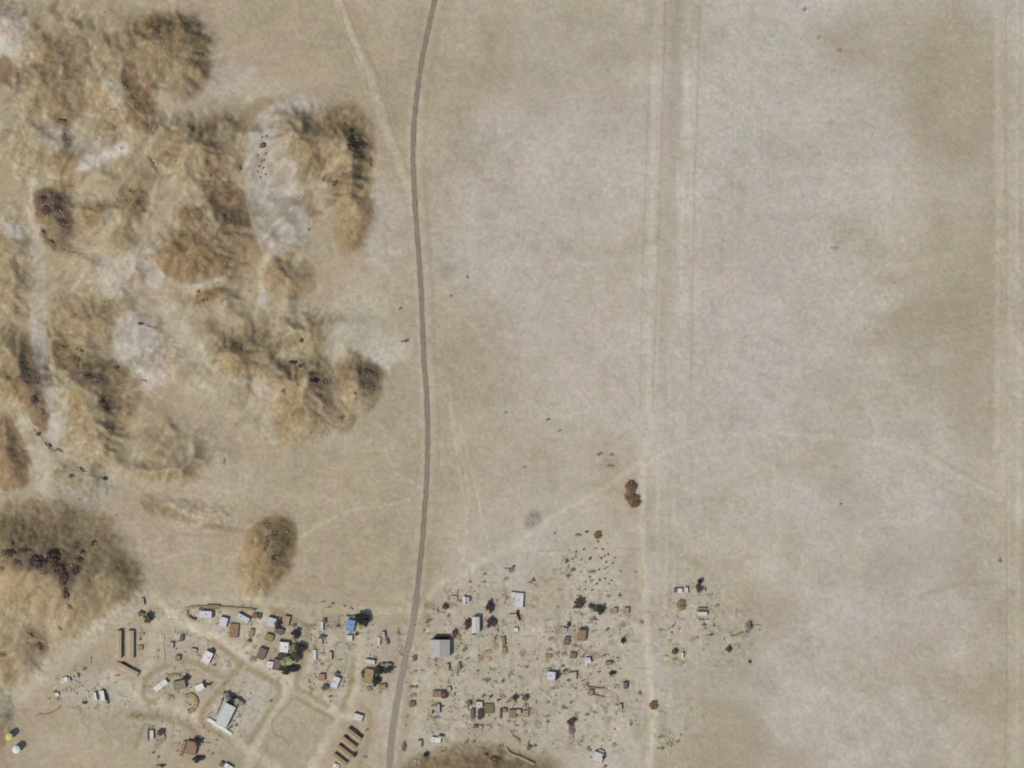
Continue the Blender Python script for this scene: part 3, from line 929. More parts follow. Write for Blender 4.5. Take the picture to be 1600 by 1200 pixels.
def gable_house(x, y, w, h, ang, c, H, label, name='gable_roofed_house', cat='house', group=GH, rise=.22, c2=None, ribs=False):
    """the ridge runs along h"""
    w *= S; h *= S; e = empty(name, x, y, -R(ang), label, cat, group, -.15); rz_ = H + w * rise / 2
    wl = MB(); a, b = w / 2 - .25, h / 2 - .25
    vs = [(-a, -b, -.4), (a, -b, -.4), (a, -b, H - .05), (0, -b, rz_ - .12), (-a, -b, H - .05)]; vs += [(p[0], b, p[2]) for p in vs]
    wl.add(vs, [(0, 1, 2, 3, 4), (9, 8, 7, 6, 5), (0, 5, 6, 1), (1, 6, 7, 2), (4, 9, 5, 0), (2, 7, 8, 3), (3, 8, 9, 4)])
    link('wall', wl.mesh('wall'), M_('pale' if c in ('white', 'lilac', 'grey', 'pale', 'mint') else 'mud', '_wall'), e)
    rf = MB()
    for s in (-1, 1):
        n = 14 if ribs else 1
        for k in range(n):
            y0 = -h / 2 + h * k / n; y1 = -h / 2 + h * (k + (.86 if ribs else 1)) / n
            vs = [(0, y0, rz_), (0, y1, rz_), (s * w / 2, y1, H), (s * w / 2, y0, H)]; vs += [(p[0], p[1], p[2] - .12) for p in vs]
            f = [(0, 1, 2, 3), (7, 6, 5, 4), (0, 4, 5, 1), (1, 5, 6, 2), (2, 6, 7, 3), (3, 7, 4, 0)]
            rf.add(vs, f if s < 0 else [q[::-1] for q in f])
            if ribs:
                yy = (y1 + -h / 2 + h * (k + 1) / n) / 2; d = h / n * .07
                vs = [(0, yy - d, rz_ + .06), (0, yy + d, rz_ + .06), (s * w / 2, yy + d, H + .06), (s * w / 2, yy - d, H + .06)]; vs += [(p[0], p[1], p[2] - .22) for p in vs]
                rf.add(vs, f if s < 0 else [q[::-1] for q in f])
    r = link('roof', rf.mesh('roof'), M_(c, '_sheet', scale=.5, var=.12, rough=.6, streak=True), e)
    rd = MB(); rd.tube((0, -h / 2, rz_ + .03), (0, h / 2, rz_ + .03), .12, .12, 6); link('ridge_cap', rd.mesh('ridge_cap'), M_(c, '_sheet'), r)
    d = MB(); d.box(-.6, .6, -b - .06, -b - .003, -.2, min(2.1, H * .85)); link('door', d.mesh('door'), M_('door'), e)
    if h > 6:
        n = max(2, int(h / 3.2))
        for k in range(n):
            yy = -b + 2 * b * (k + .5) / n; g = MB(); g.box(a + .003, a + .05, yy - .45, yy + .45, H * .4, H * .75); link('window', g.mesh('window'), M_('glass', rough=.2), e)
    return e
def leaf_mesh(name, rx, ry, rz, n, size, seed, clumps):
    r = random.Random(seed); vs = []; fs = []; cl = []
    for k in range(clumps):
        th = r.uniform(0, 2 * math.pi); rr = math.sqrt(r.random()) * .78; zz = r.uniform(-.55, .85) * math.sqrt(max(0, 1 - rr * rr))
        cl.append((rr * math.cos(th) * rx, rr * math.sin(th) * ry, zz * rz, r.uniform(.25, .48)))
    for i in range(n):
        c = cl[i % clumps]; v = Vector((r.gauss(0, 1), r.gauss(0, 1), r.gauss(0, .8))).normalized() * (r.random() ** .45)
        p = Vector((c[0] + v.x * c[3] * rx, c[1] + v.y * c[3] * ry, c[2] + v.z * c[3] * rz))
        a = Vector((r.gauss(0, 1), r.gauss(0, 1), r.gauss(0, .6))).normalized(); b = a.orthogonal().normalized(); b = (b + Vector((r.uniform(-.5, .5),) * 3)).normalized()
        s = size * r.uniform(.6, 1.3); k = len(vs); vs += [p + a * s, p + b * s * .6, p - a * s * .8, p - b * s * .6]; fs.append((k, k + 1, k + 2, k + 3))
    me = bpy.data.meshes.new(name); me.from_pydata(vs, [], fs); me.update(); return me
CROWN = [leaf_mesh('crown', 1, 1, .8, 3000, .10, 10 + k, 16) for k in range(4)]
FOL = [leaf_mesh('foliage', 1, 1, .62, 420, .17, 30 + k, 7) for k in range(5)]
DOME = [leaf_mesh('foliage', 1, 1, .5, 4200, .08, 50 + k, 60) for k in range(3)]
def limbs(n, H, spread, r0, seed):
    r = random.Random(seed); b = MB(); b.tube((0, 0, -.4), (0, 0, H * .45), r0, r0 * .7, 7)
    for k in range(n):
        th = 2 * math.pi * k / n + r.uniform(-.4, .4); q = (math.cos(th) * spread * r.uniform(.4, .7), math.sin(th) * spread * r.uniform(.4, .7), H * r.uniform(.7, .95)); b.tube((0, 0, H * .4), q, r0 * .6, r0 * .2, 5)
    return b.mesh('trunk')
TRK_ = [limbs(5, 1, .8, .07, k) for k in range(3)]; STM = [limbs(6, .7, .8, .05, 5 + k) for k in range(3)]
def scl(o, x, y, z): o.scale = (x, y, z)
def tree(x, y, w, h, ang, c, H, label, group='trees of the village', name='leafy_tree', cat='tree'):
    e = empty(name, x, y, rnd.uniform(0, 6.28) if abs(w - h) < 3 else -R(ang), label, cat, group); k = rnd.randrange(4)
    w *= 1.3; h *= 1.3
    t = link('trunk', TRK_[k % 3], M_('dbrown', '_bark'), e); scl(t, w * S / 2, h * S / 2, H * .75)
    cr = link('crown', CROWN[k], M_(c, '_leaf', scale=.7, var=.3), e); scl(cr, w * S / 2, h * S / 2, H * .5); cr.location = (0, 0, H * .58)
def bush(x, y, w, h, ang, c, H, label, group='scrub bushes on the sand', name='scrub_bush', cat='bush'):
    e = empty(name, x, y, -R(ang), label, cat, group); k = rnd.randrange(5); small = w * h < 30
    if not small: t = link('stem', STM[k % 3], M_('dbrown', '_bark'), e); scl(t, w * S / 2, h * S / 2, H)
    f = link('foliage', FOL[k], M_(c, '_scrub', scale=.7, var=.3), e); scl(f, w * S / 2, h * S / 2, H * .8); f.location = (0, 0, H * .42)
def dome(x, y, w, h, ang, c, H, label, group='rounded brown bushes on the sand', name='rounded_bush', cat='bush'):
    e = empty(name, x, y, -R(ang), label, cat, group); k = rnd.randrange(3)
    t = link('stem', STM[k], M_('dbrown', '_bark'), e); scl(t, w * S / 2.2, h * S / 2.2, H * .8)
    f = link('foliage', DOME[k], M_(c, '_leaf', scale=.7, var=.3), e); scl(f, w * S / 1.85, h * S / 1.85, H * 1.1); f.location = (0, 0, H * .35)
def ico(r, seed):
    g = (1 + 5 ** .5) / 2; V_ = [(-1, g, 0), (1, g, 0), (-1, -g, 0), (1, -g, 0), (0, -1, g), (0, 1, g), (0, -1, -g), (0, 1, -g), (g, 0, -1), (g, 0, 1), (-g, 0, -1), (-g, 0, 1)]
    F_ = [(0, 11, 5), (0, 5, 1), (0, 1, 7), (0, 7, 10), (0, 10, 11), (1, 5, 9), (5, 11, 4), (11, 10, 2), (10, 7, 6), (7, 1, 8), (3, 9, 4), (3, 4, 2), (3, 2, 6), (3, 6, 8), (3, 8, 9), (4, 9, 5), (2, 4, 11), (6, 2, 10), (8, 6, 7), (9, 8, 1)]
    q = random.Random(seed); return [tuple(c / 1.9 * r * q.uniform(.7, 1.25) for c in v) for v in V_], F_
def outcrop(x, y, w, h, ang, c, H, label, group='dark rock outcrops on the hills', name='rock_outcrop', cat='rocks', dens=1.0):
    q = random.Random(int(x * 7 + y * 13)); e = empty(name, x, y, 0); z0 = zat(x, y); b = MB(); a = -R(ang)
    for k in range(int(max(9, w * h * .24 * dens))):
        th = q.uniform(0, 6.28); rr = q.random() ** .6; u = math.cos(th) * rr * w / 2; v = math.sin(th) * rr * h / 2
        px_ = x + u * math.cos(R(ang)) - v * math.sin(R(ang)); py_ = y + u * math.sin(R(ang)) + v * math.cos(R(ang))
        r = q.uniform(.5, 1.05) * q.choice((.8, 1, 1.5)) * H * (1.1 - .5 * rr)
        V_, F_ = ico(r, k * 31 + int(x)); b.add([(p[0] + wx(px_) - wx(x), p[1] + wy(py_) - wy(y), p[2] * .75 + zat(px_, py_) - z0 + r * .12) for p in V_], F_)
    bpy.data.objects.remove(e); o = link(name, b.mesh(name), M_(c, '_rock', scale=.6, var=.35)); o.location = (wx(x), wy(y), z0); tag(o, label, cat, group)
def heap(x, y, w, h, ang, c, H, label, group='heaps and rubble around the houses', name='rubble_heap', cat='rubble'):
    outcrop(x, y, w, h, ang, c, H, label, group, name, cat, 1.6)
def wall(pts, wd, c, H, label, group='mud walls of the village', name='mud_wall', cat='wall'):
    pts = smooth_pts(pts, 5) if len(pts) > 2 else [tuple(np.array(pts[0]) + (np.array(pts[1]) - np.array(pts[0])) * k / 6) for k in range(7)]
    x, y = pts[0]; z0 = zat(x, y); b = MB(); q = random.Random(int(x)); L_ = []
    for i, p in enumerate(pts):
        a = pts[max(i - 1, 0)]; d = pts[min(i + 1, len(pts) - 1)]; t = np.array((d[0] - a[0], -(d[1] - a[1]))); t = t / (np.hypot(*t) + 1e-6); n = (-t[1], t[0]); hh = H * q.uniform(.7, 1.1); k = wd * S / 2 * q.uniform(.85, 1.15)
        cx, cy, cz = wx(p[0]) - wx(x), wy(p[1]) - wy(y), zat(*p) - z0
        L_ += [(cx + n[0] * k * 1.3, cy + n[1] * k * 1.3, cz - .3), (cx + n[0] * k * .8, cy + n[1] * k * .8, cz + hh), (cx - n[0] * k * .8, cy - n[1] * k * .8, cz + hh), (cx - n[0] * k * 1.3, cy - n[1] * k * 1.3, cz - .3)]
    m = len(pts); fs = [(0, 1, 2, 3)]
    for i in range(m - 1):
        for k in range(3): fs.append((i * 4 + k, i * 4 + 4 + k, i * 4 + 5 + k, i * 4 + k + 1))
    fs.append((m * 4 - 1, m * 4 - 2, m * 4 - 3, m * 4 - 4)); b.add(L_, fs)
    o = link(name, b.mesh(name), M_(c, '_earth', scale=.8)); o.location = (wx(x), wy(y), z0); tag(o, label, cat, group)
def tank(x, y, w, h, ang, c, H, label):
    e = empty('water_tank', x, y, -R(ang), label, 'tank', 'raised tanks in the bottom left corner'); r = w * S / 2; zb = H * .5
    b = MB(); b.tube((0, 0, zb), (0, 0, H), r, r, 20); b.tube((0, 0, H - .002), (0, 0, H + .5), r * .98, r * .25, 20); link('tank', b.mesh('tank'), M_(c, '_tank', rough=.6), e)
    for sx in (-1, 1):
        for sy in (-1, 1): l = MB(); l.tube((sx * r * .62, sy * r * .62, -.3), (sx * r * .62, sy * r * .62, zb), .16, .16, 6); link('leg', l.mesh('leg'), M_('dgrey', '_steel'), e)
    p = MB(); p.box(-r * .8, r * .8, -r * .8, r * .8, zb - .25, zb - .003); link('platform', p.mesh('platform'), M_('dgrey', '_steel'), e)
THINGS = """F|321,960|20,11|3|lilac|2.6|long pale lilac flat roof nearest the west end of the northern mud wall
F|349,972|12,15|15|lilac|2.6|tilted lilac grey house between the long pale roof and the mottled brown roof
F|380,966|20,9|28|mint|2.8|narrow pale green house slanting down towards the reddish grey hut
F|366,985|13,21|5|brown|1.6|mottled brown roof with a ragged edge south of the narrow slanting house
F|399,962|7,7|0|red|2.2|reddish grey hut at the east end of the northern mud wall
F|406,963|3,8|5|dgrey|2|dark narrow hut touching the east side of the reddish grey hut
F|393,989|6,12|15|rust|1.8|rusty brown lean-to above the small dark red bush
D|390,1001|7,7|0|red|1.6|small dark red bush below the rusty lean-to
F|409,1021|12,17|22|red|2.6|red-brown tilted roof west of the bright white house
D|395,1030|10,9|0|gg|1.2|pale grey-green rounded bush beside the red-brown tilted roof
F|424,972|14,14|15|mint|3|square pale greenish house next to the dark red tree
T|433,975|9,13|0|dred|4|dark red tree against the square pale greenish house
F|437,986|12,9|25|purple|2.4|purple brown roof south of the dark red tree
F|448,970|9,15|12|mud|2.2|olive brown narrow roof north of the lone dark tree of the garden compound
B|458,977|8,8|0|red|2|reddish brown bush east of the olive brown narrow roof
T|462,990|12,12|0|dgreen|4.5|lone round dark tree at the north-east corner of the garden compound
F|421,996|12,10|15|mustard|2.2|mustard roof north of the red-brown tilted roof
B|440,1000|7,7|0|dbrown|1.8|dark brown bush touching the north side of the bright white house
F|444,1011|14,16|5|white|3.4|bright white cube-like house in the middle of the green garden
T|457,1013|11,16|0|olive|4|olive tree filling the east side of the bright white house
T|468,1014|13,16|0|dgreen|6|tall blackish tree at the east edge of the garden
T|443,1025|15,10|0|dbrown|4|dark brown tree just south of the bright white house
T|461,1026|13,14|0|green|5|green tree between the blackish tree and the yellow-green tree
T|448,1035|16,14|0|yg|5.5|yellow-green tree at the centre of the garden clump
T|450,1046|24,13|0|dgreen|5|wide dark green tree at the south end of the garden clump
F|433,1038|12,17|12|purple|2.8|purple grey roof on the west side of the wide dark green tree
F|422,1038|9,9|10|white|2|small white hut west of the purple grey roof
F|324,1027|13,19|25|white|2.8|white tilted house with a dark curled wall at its north-east corner
W|330,1013;335,1017;332,1026;328,1034|2|dbrown|1.6|dark curled wall around the east side of the white tilted house
B|334,1039|6,5|0|olive|1.2|olive bush south-east of the white tilted house
F|303,1016|9,5|10|grey|1.8|small grey hut west of the white tilted house
F|278,1028|7,8|8|rust|2|rust-red square hut alone on the sand west of the white tilted house
F|268,1008|6,9|5|grey|2|grey hut east of the faint tan strip
F|284,997|5,9|10|dgrey|2|dark narrow hut north-east of the grey hut by the tan strip
F|254,1012|7,42|0|sand|.5|low sand-coloured strip foundation east of the twin sheds
L|186.5,1007|7.5,44|0|tan|3.6|western one of the two long tan sheds standing side by side
L|204.5,1007|10,44|0|tan|2.8|eastern one of the two long tan sheds standing side by side
L|201,1047|9,33|-62|tan|2.8|tan shed slanting across the south ends of the twin sheds
B|219,999|5,4|0|dgrey|1.2|dark speck of bush just east of the twin sheds
B|225,990|4,3|0|dgrey|1|tiny dark bush at the north-east corner of the twin sheds
F|220,1012|6,7|0|rust|1.3|low brown hut touching the east side of the twin sheds
B|184,1056|10,6|10|mustard|1|low mustard bush south of the slanting shed
F|223,940|4,11|-10|grey|2|narrow grey hut north of the green tree beside the wide track
T|220,959|8,8|0|purple|3|dark purple bushy tree west of the green tree beside the wide track
T|232,965|13,12|0|green|4.5|green tree beside the wide track at the village's north-west entrance
W|183,1034;193,1036;203,1042;213,1050|1.5|dbrown|1.0|dark wall running along the north side of the slanting shed
F|251,1071|24,8|-38|white|2.3|long white roof slanting up towards the small mustard wall
F|281,1070|18,13|-12|gg|2.8|grey-green roof with a round dark tree at its north-east corner
T|290,1060|9,8|0|dred|4|round dark tree at the corner of the grey-green roof
W|262,1056;272,1054;282,1056|4|mustard|1.1|short mustard wall north of the grey-green roof
F|312,1074|14,10|-25|white|2.4|white house west of the brown hook-shaped wall
W|318,1063;320,1068;327,1070;331,1067|2.5|dbrown|1.8|brown hook-shaped wall east of the white house with a dark corner
W|290,1088;300,1086;306,1093;306,1102;300,1110;293,1112|7|orange|1.5|orange-brown crescent wall open towards the west
D|266,1090|11,9|0|mustard|1.3|low mustard mound west of the crescent wall
F|353,1117|18,36|26|mint|4.2|big pale roof of the white walled court behind the dark tree row
T|354,1087|12,8|28|gg|4|first tree from the west in the row behind the white walled court
T|363,1091|12,9|28|dgreen|4|middle tree of the row behind the white walled court
T|373,1097|13,10|28|gg|4|eastern end tree of the row behind the white walled court
W|325,1123;344,1134;362,1147|5|white|1.6|thick white wall along the south side of the walled court
W|348,1087;343,1101;337,1116|3.5|grey|2.2|grey wall along the west side of the walled court
B|369,1133|5,4|0|dgrey|1.2|dark bush east of the big pale roof, nearest the white wall's end
B|373,1121|7,6|0|grey|1.3|grey bush east of the middle of the big pale roof
B|360,1136|6,5|0|dgrey|1.4|dark bush at the south-east corner of the big pale roof
B|361,1100|7,5|0|dgreen|1.6|dark green bush between the tree row and the big pale roof
B|423,1095|5,5|0|dgrey|1.3|single dark bush beside the street east of the walled court
W|232,1138;231,1148;232,1157|2|dgrey|1.6|thin dark wall on the west side of the curved brown compound
F|237,1148|6,14|0|pale|2|pale narrow hut behind the thin dark wall of the curved compound
T|251,1144|10,8|0|dbrown|3.2|dark brown tree at the top of the curved brown compound
W|255,1146;256,1154;250,1160;242,1168|5|mud|1.4|curved brown wall below the dark brown tree
B|240,1176|5,4|0|dgreen|1.3|dark bush below the lower end of the curved brown wall
B|248,1182|7,7|0|gg|1.2|grey-green bush between two dark ones near the bottom edge
B|251,1196|14,7|0|green|1.8|wide green bush on the bottom edge below the curved compound
F|299,1168|17,20|12|brown|3|square red-brown roof with dark trees at both ends
W|289,1158;286,1168;282,1180|5|rust|1.6|rusty wall along the west side of the square red-brown roof
T|308,1159|13,9|35|dred|4.5|very dark tree at the north-east corner of the square red-brown roof
T|309,1186|15,9|-8|dgreen|3.6|dark oval tree south of the square red-brown roof
B|275,1174|6,6|0|grey|1.3|grey bush west of the rusty wall
B|321,1161|14,5|5|grey|1|low grey hedge stretching east from the very dark tree
B|332,1178|7,5|0|mud|1|pale brown bush east of the dark oval tree
F|347,1194|8,6|30|dgrey|2|dark hut beside the white roof on the bottom edge
F|357,1198|14,7|30|white|2|white roof cut by the bottom edge below the walled court
F|548,977|12,17|12|blue|2.8|bright blue roofed house beside the big dark tree
F|546,997|9,9|0|mint|2|pale bluish hut south of the bright blue roof
T|567,967|17,19|0|dgreen|6.5|big dark round tree beside the bright blue roof
T|563,980|12,9|0|yg|2.6|yellow-green low tree at the foot of the big dark round tree
B|558,990|7,7|0|dred|2|small dark red round bush south of the big dark round tree
D|528,978|6,5|0|red|1.3|small reddish bush west of the bright blue roof
W|541,962;549,963;556,961|2.5|dgrey|1.6|dark broken wall north of the bright blue roof
B|548,951|10,6|0|mud|1.3|brown bush north of the dark broken wall
B|538,947|4,4|0|red|1|tiny reddish bush left of the brown bush above the blue roof
B|520,943|7,4|0|red|.8|flat reddish bush topmost above the pink yards
B|512,949|12,3|-5|gg|.8|thin grey-green bush row just below the flat reddish bush
B|505,940|9,4|0|gg|.7|faint grey-green bush topmost in the yards west of the blue roof
F|507,971|4,8|0|dgrey|1.8|dark slim hut, upper one of the pair above the slim lilac hut
F|503,978|4,14|0|lilac|1.8|slim lilac hut in the yards west of the blue roof
B|511,978|4,5|0|gg|1|little grey bush right of the slim lilac hut
B|489,978|9,7|0|mud|1|brown bush on the bank west of the slim lilac hut
F|504,995|10,3|8|dgrey|2|short dark wall-like shed in the middle of the pink yards
F|500,1002|7,9|0|sand|1.4|sand-coloured hut just below the short dark shed
F|516,1025|5,13|0|sand|2.2|sand-coloured hut with a dark east side in the southern yards
F|491,1023|6,15|0|lilac|1.3|pinkish low hut at the west side of the southern yards
B|503,1021|8,7|0|mud|1|brown bush between the pinkish low hut and the sand-coloured hut
B|503,1037|8,6|0|gg|1|grey-green bush above the orange roof
B|530,1031|9,4|0|mud|1|flat brown bush east of the sand-coloured hut in the southern yards
F|503,1058|9,10|0|rust|2.2|orange roof north-west of the long lilac house
T|508,1074|8,9|0|dgrey|3|dark grey tree just south of the orange roof
F|524,1066|11,18|22|lilac|2.8|long lilac house beside the orange roof
T|526,1053|7,6|0|purple|3|dark purple tree at the north tip of the long lilac house
B|538,1065|7,5|0|mud|1.4|brown bush east of the long lilac house
B|515,1088|7,4|0|dgrey|1.2|dark flat bush south of the long lilac house
B|483,1065|5,7|0|gg|1|faint green bush west of the orange roof
F|578,1034|15,7|8|pale|2.2|whitish roof north of the brown house with dark trees
B|587,1031|5,4|0|dbrown|1.3|small dark bush on the corner of the whitish roof
F|576,1056|14,22|8|orange|2.6|yellow-brown house wrapped by dark trees near the highway
T|568,1052|7,12|0|green|3.6|narrow green tree on the west side of the yellow-brown house
T|591,1048|14,12|0|dgreen|5|dark tree on the north-east corner of the yellow-brown house
T|605,1046|16,9|-8|dgreen|4|dark spreading tree nearest the highway, east of the yellow-brown house
T|603,1039|13,8|0|gg|3|grey-green tree north of the dark spreading tree
T|587,1065|10,13|0|dgreen|4.5|dark tree on the south-east side of the yellow-brown house
D|577,1076|10,8|0|gg|1.4|grey-green round bush south of the yellow-brown house
F|598,1073|10,8|-15|mustard|2.2|mustard hut south of the dark spreading tree
B|594,1082|4,4|0|red|1|tiny reddish bush below the mustard hut
F|599,992|5,10|-10|grey|2.2|upright grey hut in the yard left of the highway, north of the dark trees
F|592,1002|3,12|8|white|1.8|white sliver of a hut beside the upright grey hut
F|605,1002|3,10|-20|dgrey|1.6|dark leaning sliver of a hut beside the upright grey hut
B|622,990|7,8|0|gg|1.4|green-grey bush nearest the highway in the yard of grey slivers
B|624,1013|7,14|0|mud|.8|faint brown bush strip below the green-grey bush near the highway
F|559,1121|15,11|18|pale|2.4|pale lilac house north of the four parallel brown sheds
L|552,1148|9,27|-52|ochre|2.9|northernmost of the four parallel brown sheds
L|544,1161|9,27|-52|ochre|2.9|second from the north of the four parallel brown sheds
L|537,1174|9,27|-52|ochre|2.9|third from the north of the four parallel brown sheds
L|530,1187|9,26|-52|ochre|2.9|southernmost of the four parallel brown sheds
T|543,1149|6,5|0|dred|2.6|dark small tree over the west end of the second brown shed
T|535,1163|6,6|0|dred|2.6|dark small tree over the west end of the third brown shed
T|554,1179|5,6|0|dred|2.4|dark small tree at the east end of the third brown shed
W|547,1135;557,1143;567,1152|2.2|dbrown|1.8|dark wall along the north side of the four parallel brown sheds
F|525,1197|9,7|20|white|2|white hut on the bottom edge beside the southernmost brown shed
B|573,1141|7,6|0|mustard|1.2|mustard bush east of the northernmost brown shed
B|569,1183|9,6|0|mud|1.1|brown bush east of the southernmost brown shed
D|648,1028|7,9|0|red|1.8|red-brown bush at the roadside, west of the big grey hall
B|648,1050|8,8|0|yg|1.4|yellow-green roadside bush below the red-brown one
B|642,1073|6,7|0|red|1.5|left one of two red-brown roadside bushes growing side by side
B|649,1073|6,7|0|red|1.5|right one of two red-brown roadside bushes growing side by side
B|645,1086|11,9|0|mustard|.8|faint ochre roadside bush between the paired and the square ones
F|644,1100|8,8|0|red|1.8|square red-brown hut at the roadside, north of a long empty verge
B|635,1121|8,8|0|mud|.8|pale brown bush on the verge below the square roadside hut
B|634,1133|7,11|0|mud|.8|long pale brown bush on the verge, second below the square roadside hut
D|631,1166|6,15|5|red|1.8|tall dark red bush on the verge near the bottom edge
G|687.5,1012.5|31,27|0|grey|4.6|big grey sheet-roofed hall, largest roof east of the highway
F|691,995|22,5|0|dred|1.8|dark red lean-to along the north wall of the big grey hall
T|710,990|6,13|0|dbrown|3.4|dark brown tree at the north-east corner of the big grey hall
D|715,995|8,10|0|rust|1.5|ochre bush ring beside the dark brown tree at the hall's corner
G|743.5,976|12,25|0|pale|4.0|tall pale white house between the two dark red trees
T|731,975|9,15|0|dred|3.6|dark red tree on the west side of the tall pale white house
T|765,948|9,15|0|dred|3.6|northern dark red tree beside the track, upper of two
T|767,973|12,15|20|dred|3.6|southern dark red tree beside the track, lower of two
B|742,990|7,5|0|green|1.3|green bush at the foot of the tall pale white house
B|776,984|8,13|10|mud|1.4|greyish brown bush south-east of the southern dark red tree
B|774,997|8,8|0|gg|1.4|grey bush below the greyish brown one
T|695,948|7,8|0|dbrown|3|round dark tree alone at the north-west corner of the east village
B|683,954|5,4|0|dgrey|1.1|small dark bush left of the round dark lone tree
F|709,936|10,10|0|sand|1.4|low sandy hut with a reddish yard north of the round dark tree
B|719,939|5,6|0|brown|1.3|brown bush between the low sandy hut and the white sliver
F|725,938|3,13|-3|white|2.2|bright white sliver of a hut left of the grey hut
F|730,937|7,8|0|grey|2.2|grey hut right of the bright white sliver
B|700,963|5,8|0|brown|1.5|brown upright bush in the tan yard above the big grey hall
B|669,970|12,7|-15|olive|1.4|olive brown bush heap near the highway above the big grey hall
B|663,984|5,6|0|gg|1|grey bush close to the highway, left of the hall
B|734,909|7,5|0|gg|1|faint grey-green bush left of the brown one by the diagonal track
B|755,909|7,5|0|brown|1.3|brown bush south of the diagonal track
B|757,897|6,5|0|brown|1|lighter brown bush nearest the diagonal track
B|795,890|15,10|15|gg|1.6|wide grey-green scrub clump south of the diagonal track
B|802,886|7,6|0|dgrey|1.8|dark bush on top of the wide scrub clump
B|790,904|8,8|0|gg|.8|faint bush below the wide scrub clump
B|833,906|6,7|0|dgrey|1.6|dark bush north-east of the big lilac court
B|827,910|6,4|0|gg|1|grey-green bush touching the dark bush north-east of the lilac court
F|811,938|13,23|3|lilac|2.0|big lilac court roof between the two tracks of the east village
F|803,930|10,10|0|pale|1.5|pale annex at the north-west side of the lilac court
B|791,936|5,10|0|gg|1.2|upright green bush west of the lilac court
B|803,924|5,3|0|dgrey|1|dark speck of bush north of the lilac court
B|819,947|4,4|0|purple|1|purple speck of bush at the south-east corner of the lilac court
F|801,962|12,5|-5|sand|1.6|pinkish low hut below the lilac court
W|808,954;810,963;812,969|2.5|dred|1.7|dark red crooked wall beside the pinkish low hut
F|806,984|6,6|0|white|1.6|little white-green hut below the crooked dark red wall
F|787,1002|4,14|-5|brown|1.8|brown narrow hut, upper of two in line below the grey bushes
F|788,1016|6,10|0|rust|1.3|rusty short hut, lower of two in line
B|730,1030|7,6|0|gg|1.1|grey-green bush east of the hall's south corner
B|726,1014|8,10|0|olive|.8|faint olive bush right of the big grey hall
B|680,1031|6,8|0|gg|1|faint grey bush just south of the big grey hall
D|763,1019|10,7|0|mud|1.1|olive brown bush, upper of a stacked pair in the east village
D|763,1030|10,8|0|mud|1.2|olive brown bush, lower of a stacked pair in the east village
F|699,1043|4,11|0|sand|2.4|narrow hut with a dark east side south of the big grey hall
F|717,1041|4,11|0|gg|2|dark green-grey narrow hut right of the one with a dark side
B|715,1051|5,7|0|gg|1|grey-green bush below the narrow green-grey hut
B|746,1048|4,6|-20|dgrey|1|slim dark bush left of the olive scrub patch
B|767,1047|4,6|0|gg|1|slim green bush above the olive scrub patch
B|759,1062|13,10|0|olive|1|olive scrub patch in the middle of the east village
B|774,1066|12,5|10|mud|.8|flat brown bush joining the olive patch to the round brown bush
B|786,1063|9,8|-20|brown|1.4|round brown bush right of the olive scrub patch
B|797,1054|9,9|0|gg|.8|pale green bush right of the round brown bush
B|822,1042|6,6|0|red|1|reddish bush alone between the two street rows
F|683,1084|13,9|0|brown|2.2|light brown half of the double hut in the west row
F|694,1085|8,11|0|dbrown|2.4|dark brown half of the double hut in the west row
F|701,1077|6,7|-10|grey|1.6|grey hut at the upper right of the double hut
B|710,1085|4,9|5|brown|1.4|upright brown bush right of the double hut
B|676,1102|5,5|0|dgrey|1.4|dark bush, upper left of the scrubby yard below the double hut
B|677,1111|5,8|0|green|1.4|green bush, lower left of the scrubby yard below the double hut
F|685,1107|4,14|0|grey|2.2|narrow dark-edged hut in the scrubby yard below the double hut
B|683,1100|14,9|0|gg|.9|pale scrub spread over the top of the scrubby yard
B|681,1121|15,8|0|gg|.8|pale scrub along the bottom of the scrubby yard
B|691,1103|5,4|0|dgreen|1.3|small dark bush right of the narrow dark-edged hut
F|733,1099|5,7|-8|dgrey|2|dark grey hut, top left of the hut block with the chocolate roof
F|738,1115|5,15|0|dgrey|2|long grey hut left of the chocolate roof
F|750,1116|7,14|0|dbrown|2.6|chocolate brown roof in the middle of the hut block
F|749,1101|9,9|0|pale|2|pale hut above the chocolate brown roof
W|744,1095;750,1096;754,1099;754,1105|2|dgrey|1.8|dark bent wall around the pale hut above the chocolate roof
F|764,1107|14,15|0|olive|1.2|square olive roof right of the chocolate brown roof
B|755,1087|7,7|0|brown|1.4|brown bush, first of three along the top of the hut block
B|767,1088|5,7|0|dbrown|1.6|dark brown bush, second of three along the top of the hut block
B|780,1093|7,3|15|dbrown|1.2|thin dark bush, third of three along the top of the hut block
F|743,1135|6,5|0|dgrey|1.6|dark small hut left of its pale twin below the hut block
F|751,1136|5,5|0|grey|1.4|pale grey small hut, twin of the dark one below the hut block
W|782,1107;782,1115;782,1123|1.8|dgrey|2|dark straight wall right of the square olive roof
F|788,1110|6,6|0|gg|1.8|green-grey hut beside the dark straight wall
B|798,1094|18,6|-15|ochre|1.8|long ochre hedge at the top of the round compound
T|805,1090|7,8|0|dbrown|3|dark brown tree at the end of the long ochre hedge
B|785,1089|8,7|0|mud|1.2|pale brown bush at the west end of the long ochre hedge
T|821,1090|8,8|35|dbrown|2.8|dark brown tree at the north-east corner of the round compound
B|814,1086|5,5|0|gg|1.3|grey bush left of the north-east tree of the round compound
B|822,1100|10,12|0|mustard|.9|mustard bush inside the east side of the round compound
B|827,1107|8,5|15|brown|1.5|brown bush on the east rim of the round compound
F|801,1115|11,12|0|brown|2.4|dark brown square hut in the round compound
F|810,1112|7,7|0|grey|2|grey hut touching the dark brown square hut
F|821,1115|9,10|0|mud|1.3|tan low hut right of the grey hut in the round compound
B|808,1133|9,4|0|brown|1|flat brown bush on the south rim of the round compound
